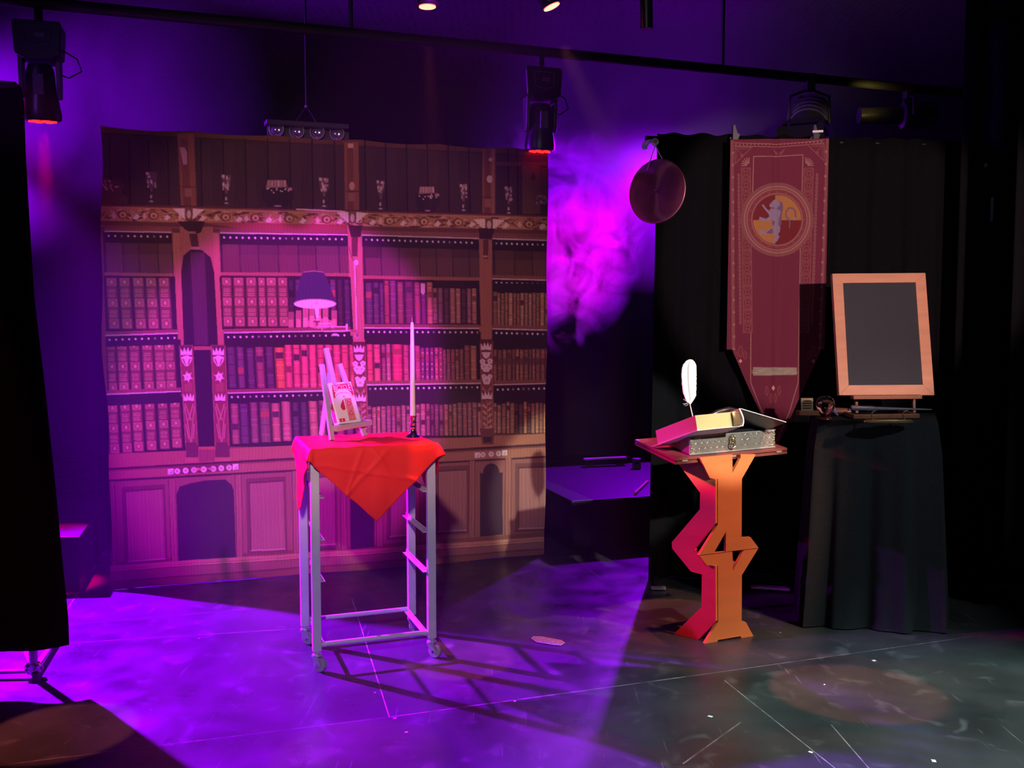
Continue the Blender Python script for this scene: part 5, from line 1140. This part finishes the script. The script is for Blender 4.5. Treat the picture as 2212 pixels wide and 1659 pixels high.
MB().tube([pA(0, 0, H_*.86), pA(W_, 0, H_*.86)], .0022, 8).build('lid_trim', 'steel', bx, True)
rr_ = random.Random(4)
for ca, cz, sa, sz in ((0, .004, 1, 1), (W_, .004, -1, 1), (W_, H_*.84, -1, -1), (0, H_*.84, 1, -1)):
    mb = MB()
    for k in range(16):
        t = k/15*2-1; a_ = abs(t)*.05 if t > 0 else 0; z_ = abs(t)*.055 if t < 0 else 0
        mb.sphere(pA(ca+sa*(a_+.004+rr_.uniform(0, .007)), -.0015, cz+sz*(z_+.003+rr_.uniform(0, .007))), rr_.uniform(.0028, .0052), 8, 6, (1, .5, 1))
    mb.build('corner_ornament', 'ornament', bx, True)
for k in range(14):
    for j in range(3):
        if 6 <= k <= 7: continue
        MB_ = pA(.03+k*.0335+(j % 2)*.012, -.0008, .02+j*.025)
        if k == 0 and j == 0: scl = MB()
        scl.tube([MB_+tn*(.011*math.cos(t))+up_*(.011*math.sin(t)) for t in np.linspace(.2, PI-.2, 8)], .0008, 4)
scl.build('scale_engraving', 'ornament', bx)
hc = pA(W_*.48, -.010, H_*.60)
mb = MB().sphere(hc, .0125, 16, 12, (1, .8, 1.15))
for k in range(12):
    a = k*PI/6; mb.sphere(hc+tn*math.cos(a)*.014+up_*math.sin(a)*.017+Vector((0, .003, 0)), .0062, 8, 6)
mb.sphere(hc+Vector((0, -.010, 0))-up_*.003, .006, 10, 8); mb.sphere(hc+tn*.011+up_*.014, .005, 8, 6); mb.sphere(hc-tn*.011+up_*.014, .005, 8, 6)
lh = mb.build('lion_head', 'ornament', bx, True)
MB().tube([hc+Vector((0, -.006, 0))-up_*.024+tn*.016*math.cos(t)+up_*.017*math.sin(t) for t in np.linspace(0, 2*PI, 25)], .0032, 8).build('ring_pull', 'ornament', lh, True)
# ------------------------------------------------------------------ large gilt-edged book leaning on the box
bk0 = on_plane(1418, 961, t0+tv*.12, pl_n)      # low left corner (far end of the fore-edge)
e_ft, e_fb = on_y(1501, 897, 4.235), on_y(1506, 929, 4.235)       # near vertical edge
e_lt, e_lb = on_y(1414, 931, 4.50), on_y(1418, 961, 4.50)
e_rt, e_rb = on_y(1598, 884, 4.335), on_y(1605, 919, 4.335)
bz = (e_ft-e_fb).normalized(); bu = (e_rb-e_fb); bl_ = bu.length; bu.normalize(); bv = (e_lb-e_fb); bw = bv.length; bv.normalize(); bt = (e_ft-e_fb).length
book = thing('large_book', e_fb+bu*bl_/2, 'thick gilt-edged black book leaning over the engraved box, cover hanging right', 'book')
bpt = lambda a, b_, z: e_fb+bu*a+bv*b_+bz*z
MB().prism([[bpt(.004, .004, 0), bpt(bl_-.02, .004, 0), bpt(bl_-.02, bw-.004, 0), bpt(.004, bw-.004, 0)]], bz*bt).build('page_block', 'gilt', book, bevel=.001)
MB().prism([[bpt(-.004, -.004, -.004), bpt(bl_, -.004, -.004), bpt(bl_, bw+.03, -.004), bpt(-.004, bw+.03, -.004)]], bz*.0035).build('bottom_cover', 'bookedge', book, bevel=.001)
# spine: curved white-edged board at the right
sp = [(bl_-.002, -.004), (bl_+.006, .2*bt), (bl_+.008, .5*bt), (bl_+.003, .85*bt), (bl_-.006, bt+.012), (bl_-.012, bt+.010), (bl_-.004, .82*bt), (bl_+.002, .5*bt), (bl_, .2*bt), (bl_-.008, 0)]
MB().prism([[bpt(a, -.004, z) for a, z in sp]], bv*(bw+.02)).build('spine', 'bookedge', book)
cA = bpt(bl_-.004, -.004, bt+.010); cB = on_y(1698, 912, 4.45); cv = bv*(bw*.8)
nrmc = (cB-cA).cross(cv).normalized(); nrmc = nrmc if nrmc.z > 0 else -nrmc
MB().prism([[cA, cB, cB+cv, cA+cv]], -nrmc*.004).build('front_cover', 'bookblack', book, bevel=.001)
MB().beam(cA+nrmc*.0005, cB+nrmc*.0005, .003, .003).build('cover_edge', 'bookedge', book)
# rounded head of the top cover arching behind the page block
MB().tube([bpt(bl_*.55, bw*.35, bt+.004), bpt(bl_*.8, bw*.3, bt+.022), bpt(bl_*1.05, bw*.3, bt+.028), bpt(bl_*1.35, bw*.3, bt+.006), bpt(bl_*1.6, bw*.3, bt-.03)], [.006, .012, .014, .014, .010], 12).build('bookmark_roll', 'bookblack', book, True)
cg = MB(); 
def cgf(u, v): a = lerp(bl_-.055, bl_-.018, u); t = v*2-1; return bpt(a, -.006-.006*math.cos(t*1.3)+.004, bt*(.5+.5*t))
cg.grid(lambda u, v: cgf(u, v)+bv*-.004*math.sin(u*PI), 10, 14); cg.build('brass_clasp', 'gold', book, True, solid=.002)
# quill standing in an inkwell behind the book
qs = on_y(1497, 902, 4.50); qb = Vector((qs.x, qs.y, 0)); z_in = tp(0, 0).z+.012
ink = thing('inkwell', (qs.x+.004, 4.50, z_in), 'small dark inkwell hidden behind the gilt-edged book', 'inkwell')
MB().lathe(Vector((qs.x+.004, 4.50, z_in+.004)), [(.026, 0), (.03, .006), (.03, .035), (.016, .045), (.014, .058), (.018, .062), (.01, .060)], 24).build('bottle', 'black_plastic', ink, True)
qu = thing('quill', (qs.x, 4.50, z_in+.06), 'white feather quill standing upright above the lectern, brightly lit', 'quill')
tipq = on_y(1487, 777, 4.50); shaft = [Vector((qs.x+.006, 4.50, z_in+.02)), qs, on_y(1490, 872, 4.50), on_y(1485, 830, 4.50), on_y(1487, 790, 4.495)]
MB().tube(shaft, [.0025, .0025, .0022, .0016, .0008], 8).build('shaft', 'feather', qu, True)
lo = [(1490, 874), (1484, 871), (1480, 864), (1475, 850), (1472.5, 832), (1471.5, 815), (1472, 800), (1475, 790), (1482, 781), (1490, 778)]
ro = [(1493, 874), (1499, 866), (1504, 856), (1504.5, 840), (1504.5, 822), (1505, 806), (1504.5, 792), (1501, 784), (1496, 779), (1490, 778)]
mo = [(1491, 875), (1490.5, 868), (1489.5, 860), (1488, 850), (1486.5, 838), (1486, 825), (1486, 810), (1486.5, 798), (1487.5, 788), (1490, 778)]
fm = MB(); k = 0; K = 60
def along(l, t): x = t*(len(l)-1); i = min(int(x), len(l)-2); f = x-i; return (lerp(l[i][0], l[i+1][0], f), lerp(l[i][1], l[i+1][1], f))
rq = random.Random(9)
def ffn(side):
    def fn(u, v):
        m_ = along(mo, v); e_ = along(side, v); j = 1+(rq.uniform(-.05, .03) if u > .95 else 0)
        x = lerp(m_[0], e_[0], u*j); y = lerp(m_[1], e_[1], u)-u*2
        return on_y(x, y, 4.50-.004*(u-u*u)*4-.008*u*(1 if side is lo else -1)*.6)
    return fn
MB().grid(ffn(lo), 8, K).build('vane', 'feather', qu, True, solid=.0008); MB().grid(ffn(ro), 8, K).build('vane', 'feather', qu, True, solid=.0008)
dn = MB()
for a_, b2 in (((1484, 868), (1476, 862)), ((1486, 872), (1475, 872)), ((1485, 870), (1477, 875)), ((1487, 874), (1480, 877))): dn.tube([on_y(*a_, 4.50), on_y(*b2, 4.49)], .0007, 4)
dn.build('down_barbs', 'feather', qu)
# pen lying on the lectern
pa = tp(.015, .20, .003); pb = tp(.13, .085, .003)
q0 = on_z(1436, 973, .868); q1 = on_z(1492, 969.5, .868)
pen = thing('lying_quill', q0, 'pale quill pen lying flat on the lectern beside the box', 'quill')
fv = MB(); dq = (q1-q0).normalized(); sq = Vector((-dq.y, dq.x, 0))
fv.grid(lambda u, v: q0+dq*(v*.095)+sq*((u-.5)*.022*math.sin(min(1, .12+v)*PI)**.6)+Vector((0, 0, .003*(1-abs(u-.5)*2))), 6, 16)
fv.build('vane', 'feather', pen, True, solid=.0008); MB().tube([q0+Vector((0, 0, .002)), q1+dq*.03+Vector((0, 0, .002))], .0015, 6).build('shaft', 'feather', pen)
# ------------------------------------------------------------------ draped tall table
TZ = .996
ta_ = [Vector((1.45, 4.62, 0)), Vector((2.02, 4.58, 0)), Vector((2.16, 5.02, 0)), Vector((1.47, 5.02, 0))]
ft = [on_z(1768, 909, TZ), on_z(2026, 913, TZ)]
T0, T1 = ft; T2 = T1+Vector((.16, .40, 0)); T3 = T0+Vector((.09, .40, 0)); T2.z = T3.z = TZ
tb_ = thing('tall_table', ((T0+T2)/2).xy.to_3d(), 'tall table hidden beneath the long black cloth', 'table')
cen = (T0+T1+T2+T3)/4
ins = [cen+(p-cen)*.94 for p in (T0, T1, T2, T3)]
MB().prism([[Vector((p.x, p.y, TZ-.032)) for p in ins]], (0, 0, .026)).build('tabletop', 'black_paint', tb_)
for p in ins: q = cen+(p-cen)*.92; MB().cyl((q.x, q.y, 0), (q.x, q.y, TZ-.032), .015, n=12).build('leg', 'black_paint', tb_)
loop = []
cs_ = [T0, T1, T2, T3]
for i in range(4):
    a_, b2 = cs_[i], cs_[(i+1) % 4]
    for k in range(56): loop.append(a_.lerp(b2, k/56.0))
nL = len(loop); rows = 34; vs = []; fs = []
dr = random.Random(5)
def foldamp(s_): return math.sin(s_*2*PI*14+1.9*math.sin(s_*2*PI*3+.4))*.75+.25*math.sin(s_*2*PI*23+1.0)
for j in range(rows):
    v = j/(rows-1.0)
    for i, p in enumerate(loop):
        out = (p-cen); out.z = 0; out.normalize()
        flare = .012*min(1, v*6)+.022*v+.015*v*v; am = .036*v**.6
        z = TZ*(1-v)+.004; z = max(z, .006)
        if v > .96: z = .006+(1-v)*.5*abs(foldamp(i/nL))
        vs.append(Vector((p.x, p.y, 0))+out*(flare+am*foldamp(i/nL)*(1.0))+Vector((0, 0, z+ .0)))
for j in range(rows-1):
    for i in range(nL): k2 = (i+1) % nL; fs.append((j*nL+i, j*nL+k2, (j+1)*nL+k2, (j+1)*nL+i))
mbt = MB(); mbt.add(vs, fs); mbt.f.append(tuple(range(nL))[::-1])
o = mbt.build('table_drape', 'tabledrape', smooth=True); tag(o, 'long black cloth falling in folds from the tall table at right', 'tablecloth')
seq = MB()
for k in range(34):
    z = .02+k*.0135; p = on_y(2050+dr.uniform(-9, 1), 1355-k*6.2, 4.52); seq.sphere(p, .0022, 6, 4)
Zt = TZ+.006
# chalkboard
cbv = [on_y(1813, 853.7, 4.80), on_y(2018.8, 853.7, 4.84), on_y(1999.5, 589.4, 4.94), on_y(1798, 591, 4.90)]
inn_ = [on_y(1834, 832, 4.81), on_y(1993.4, 831, 4.845), on_y(1977.8, 610, 4.93), on_y(1822, 611, 4.893)]
cn = (cbv[1]-cbv[0]).cross(cbv[3]-cbv[0]).normalized(); cn = cn if cn.y < 0 else -cn
pj = lambda p: p-cn*(p-cbv[0]).dot(cn)
cbv = [pj(p) for p in cbv]; inn_ = [pj(p) for p in inn_]
ch = thing('chalkboard', (cbv[0]+cbv[1])/2, 'blank dark chalkboard in a pale pine frame standing on a table easel', 'chalkboard')
for i in range(4):
    j = (i+1) % 4; MB().prism([[cbv[i], cbv[j], inn_[j], inn_[i]]], -cn*.026).build('frame_rail', 'frame_wood', ch, bevel=.0015)
MB().prism([[p-cn*.006 for p in inn_]], -cn*.008).build('slate_panel', 'board', ch)
# easel of the chalkboard
ce = thing('table_easel', on_z(1915, 898, Zt), 'brown wooden tabletop easel under the framed chalkboard', 'easel')
la = on_y(1840, 858, 4.775); lb = on_y(1988, 857, 4.79); MB().beam(la, lb, .045, .019).build('ledge', 'easel_wood', ce, bevel=.003)
for t in (.06, .5, .95): MB().sphere(la.lerp(lb, t)+Vector((0, -.023, .001)), .0035, 10, 8).build('screw', 'steel', ce, True)
for px0, px1, px2 in ((1846, 1850, 1835), (1968, 1974, 1960)):
    MB().beam(on_y(px1, 893, 4.86), on_y(px1-6, 700, 5.03), .022, .014, (1, 0, 0)).build('leg', 'easel_wood', ce, bevel=.002)
ba = on_z(1841, 905, Zt); bb = on_z(1984, 903, Zt); ba.z = bb.z = Zt+.011; MB().beam(ba, bb, .024, .022).build('base_bar', 'easel_wood', ce, bevel=.003)
for p in (ba+Vector((.012, .02, 0)), bb+Vector((-.012, .02, 0))): MB().beam(p, p+Vector((.01, .20, 0)), .022, .02).build('foot_rail', 'easel_wood', ce, bevel=.002)
# wand on its stand
ws = on_z(1920, 912, Zt); wst = thing('wand_stand', ws, 'oval brass stand with two curved hooks holding the wand', 'stand')
oval = lambda w, d, z: [ws+Vector((math.cos(t)*w, math.sin(t)*d, z)) for t in np.linspace(0, 2*PI, 40, endpoint=False)]
wst['_w'] = tuple(ws)
ov = MB(); ls = [oval(.118, .032, 0), oval(.118, .032, .004), oval(.110, .027, .008), oval(.106, .025, .012)]
for q in ls: ov.v += q
for k in range(3):
    for i in range(40): j = (i+1) % 40; ov.f.append((k*40+i, k*40+j, (k+1)*40+j, (k+1)*40+i))
ov.f.append(tuple(range(40))[::-1]); ov.f.append(tuple(120+i for i in range(40)))
ov.build('base', 'gold', wst, True)
for px, py in ((1888, 884), (1956, 883)):
    x = on_y(px, py, ws.y).x; z = Zt+.012
    MB().tube([Vector((x, ws.y, z-.004)), Vector((x-.010, ws.y, z+.014)), Vector((x-.011, ws.y, z+.028)), Vector((x-.004, ws.y-.004, z+.040)), Vector((x+.004, ws.y-.006, z+.043)), Vector((x+.007, ws.y-.008, z+.050))], .0036, 8).build('hook', 'gold', wst, True)
w0 = on_y(1838, 881, ws.y-.006); w1 = on_y(2013, 884.5, ws.y-.002)
wd_ = w1-w0; zz = Zt+.012+.052-(w0+wd_*.28).z; w0.z += zz*.3; w1.z += zz*.3
wa = MB().loft([(w0, .010), (w0+wd_*.02, .013), (w0+wd_*.14, .011), (w0+wd_*.26, .0115), (w0+wd_*.30, .0085), (w0+wd_*.6, .0065), (w1, .0028)], 18).build('wand', 'wand', smooth=True)
tag(wa, 'dark tapering wooden wand resting across the brass hooks', 'wand')
# crystal ball
cbp = on_z(1782, 907, Zt); rb_ = 20.5/2100*cbp.y
cst = MB().lathe(cbp, [(.032, 0), (.036, .004), (.033, .010), (.020, .014), (.016, .019), (.022, .024), (.030, .030), (.028, .034), (.014, .033)], 30).build('ball_stand', 'hood', smooth=True)
tag(cst, 'dark red turned stand under the crystal ball', 'stand')
cbz = cbp+Vector((0, 0, .031+rb_-.004)); o = MB().sphere(cbz, rb_, 48, 32).build('crystal_ball', 'glass', smooth=True); tag(o, 'clear crystal ball on a dark red stand left of the chalkboard', 'crystal ball')
# parchment card on wooden base, shard, log
p0 = on_z(1750, 899, Zt); 
kb = on_z(1766, 900, Zt); kb = Vector((kb.x, kb.y+.07, Zt)); r = thing('place_plaque', kb, 'small parchment card on a wooden base behind the crystal ball', 'plaque')
MB().box(kb+Vector((0, 0, .012)), (.155, .06, .022)).build('wooden_base', 'easel_wood', r, bevel=.003)
MB().box(kb+Vector((-.030, .005, .052)), (.060, .004, .066), Rx(-.15)).build('parchment_card', 'beige', r)
for k in range(4): MB().box(kb+Vector((-.030, .0015-k*.0018, .072-k*.012)), (.042, .0008, .003), Rx(-.15)).build('written_line', 'hood', r)
sh = on_z(1806, 898, Zt); o = MB().prism([[sh+Vector(q) for q in ((-.016, 0, .036), (-.008, 0, .048), (.004, 0, .022), (.014, 0, .0), (.006, 0, .0), (-.006, 0, .010))]], (0, .006, 0)).build('glass_shard', 'shard'); tag(o, 'lilac glass shard leaning beside the crystal ball', 'shard')
lg = on_z(1822, 899, Zt); lg = Vector((lg.x, lg.y+.04, Zt)); r = thing('wood_scoop', lg, 'dark carved wooden roll between the crystal ball and the easel', 'wooden roll')
MB().loft([(lg+Vector((-.045, .0, .020)), .010), (lg+Vector((-.02, 0, .020)), .0185), (lg+Vector((.03, -.01, .019)), .018), (lg+Vector((.045, -.013, .019)), .014)], 18).build('roll', 'easel_wood', r, True)
MB().cyl(lg+Vector((.028, -.0094, .019)), lg+Vector((.034, -.0104, .019)), .0200, n=18).build('band', 'hood', r, True)

# ------------------------------------------------------------------ bits on the floor
tp_ = [on_z(x, y, .0008) for x, y in ((1148, 1380), (1152, 1376), (1168, 1376), (1212, 1384), (1220, 1389), (1211, 1395), (1196, 1394), (1160, 1388))]
o = MB().prism([tp_], (0, 0, .0012)).build('clear_tape', 'clear_tape'); tag(o, 'strip of clear tape stuck on the stage floor between trolley and lectern', 'tape')
outl = MB().tube([p+Vector((0, 0, .002)) for p in tp_+tp_[:1]], .0016, 5).build('tape_edge', 'ribbon'); outl.parent = o; outl.location = Vector(outl['_w'])-Vector(o['_w'])
LB2 = {0: 'white paper speck where the two floor joints meet', 1: 'white paper speck on the floor in front of the lectern', 2: 'white paper speck near the violet edge of the cool floor pool', 3: 'bright white speck on the floor below the draped table',
       4: 'largest white speck at the bottom right of the floor', 5: 'white speck left of the bottom right scratch on the floor', 6: 'tiny white speck nearest the front of the trolley', 7: 'white speck on the far right of the floor pool'}
for k, (x, y, s_) in enumerate(((853, 1552, .010), (1112, 1515, .009), (1534, 1548, .013), (1888, 1427, .012), (2017, 1644, .014), (1751, 1625, .011), (878, 1582, .008), (1781, 1479, .006))):
    p = on_z(x, y, .0006); o = MB().box(p+Vector((0, 0, .0006)), (s_*1.3, s_, .0012), Rz(.5+k)).build('paper_speck', 'white_speck'); tag(o, LB2[k], 'speck', 'white paper specks on the stage floor')
# small wall marks, far right
for (x, y, h_, lab, c_n) in ((2129, 357, .02, 'small pale hook high on the dark curtain at far right', 'hook'), (2142, 452, .13, 'thin dim metal fitting on the dark curtain at far right', 'fitting')):
    p = on_y(x, y, 5.345)
    o = MB().box(p, (.010, .02, h_)).build('curtain_'+c_n, 'steel'); tag(o, lab, c_n)

# ------------------------------------------------------------------ haze
def vol_mat(name, dens, scale=1.0, lo_=.35, hi=.75, detail=3, falloff=None, aniso=.2, col=(1, 1, 1), rate=.6):
    m = bpy.data.materials.new(name); m.use_nodes = True; nt = m.node_tree; nt.nodes.clear(); N = nt.nodes; L = nt.links
    out = N.new('ShaderNodeOutputMaterial'); vs_ = N.new('ShaderNodeVolumeScatter'); vs_.inputs['Anisotropy'].default_value = aniso
    vs_.inputs['Color'].default_value = (*col, 1)
    g_ = N.new('ShaderNodeNewGeometry'); n = N.new('ShaderNodeTexNoise'); n.inputs['Scale'].default_value = scale; n.inputs['Detail'].default_value = detail; n.inputs['Distortion'].default_value = 1.3; n.inputs['Roughness'].default_value = .6
    L.new(g_.outputs['Position'], n.inputs['Vector'])
    mr = N.new('ShaderNodeMapRange'); mr.inputs[1].default_value = lo_; mr.inputs[2].default_value = hi; mr.inputs[3].default_value = 0; mr.inputs[4].default_value = dens
    L.new(n.outputs['Fac'], mr.inputs[0]); src = mr.outputs[0]
    if falloff is not None:                                       # soft ellipsoidal cloud
        c, rad = falloff
        s = N.new('ShaderNodeVectorMath'); s.operation = 'SUBTRACT'; s.inputs[1].default_value = c; L.new(g_.outputs['Position'], s.inputs[0])
        d = N.new('ShaderNodeVectorMath'); d.operation = 'DIVIDE'; d.inputs[1].default_value = rad; L.new(s.outputs[0], d.inputs[0])
        l = N.new('ShaderNodeVectorMath'); l.operation = 'LENGTH'; L.new(d.outputs[0], l.inputs[0])
        f = N.new('ShaderNodeMapRange'); f.inputs[1].default_value = .35; f.inputs[2].default_value = 1; f.inputs[3].default_value = 1; f.inputs[4].default_value = 0
        L.new(l.outputs['Value'], f.inputs[0]); mu = N.new('ShaderNodeMath'); mu.operation = 'MULTIPLY'; L.new(src, mu.inputs[0]); L.new(f.outputs[0], mu.inputs[1]); src = mu.outputs[0]
    L.new(src, vs_.inputs['Density']); L.new(vs_.outputs[0], out.inputs['Volume']); m.cycles.volume_step_rate = rate; return m
def thin_haze(d):
    m = bpy.data.materials.new('thin_stage_haze'); m.use_nodes = True; nt = m.node_tree; nt.nodes.clear()
    out = nt.nodes.new('ShaderNodeOutputMaterial'); v = nt.nodes.new('ShaderNodeVolumeScatter'); v.inputs['Density'].default_value = d; v.inputs['Anisotropy'].default_value = .1
    nt.links.new(v.outputs[0], out.inputs['Volume']); m.cycles.homogeneous_volume = True; return m
def haze(name, q, z0_, z1_, m, label):
    o = MB().prism([[Vector((x, y, z0_)) for x, y in q]], (0, 0, z1_-z0_)).build(name, m); return tag(o, label, 'haze', kind='stuff')
haze('haze', [(-5.2, 4.45), (-2.30, 4.45), (-2.30, 5.42), (-1.65, 5.70), (-1.65, 9.4), (-5.2, 9.4)], 1.75, HC-.03, vol_mat('left_haze', .30, .8, .32, .72, 3, ((-4.2, 6.0, 2.95), (2.75, 3.2, 1.3))), 'violet haze cloud glowing at the upper left, behind the masking curtain')
haze('haze', [(.20, 6.28), (.62, 6.28), (3.4, 7.3), (3.4, 10.2), (-1.6, 10.2), (-1.6, 6.0), (-.7, 5.99)], .9, HC-.03, vol_mat('right_haze', .42, .9, .30, .72, 4, ((1.25, 8.0, 2.9), (1.7, 2.6, 1.25))), 'violet haze cloud behind the black drape, right of the backdrop')
haze('haze', [(-2.27, 3.0), (.55, 3.0), (.55, 6.02), (.24, 6.02), (-2.16, 5.22), (-2.27, 5.22)], .02, 2.6, thin_haze(.0075), 'thin veil of haze hanging in front of the printed backdrop')
sc1 = Vector((.42, 6.95, 1.95)); o = MB().box(sc1, (1.5, 1.0, 1.9)).build('smoke', vol_mat('smoke_cloud', 8.0, 3.1, .495, .575, 8, (tuple(sc1+Vector((-.16, 0, .10))), (.70, .5, .85)), rate=.16)); tag(o, 'curling magenta smoke cloud between the backdrop and the hanging disc', 'smoke', kind='stuff')
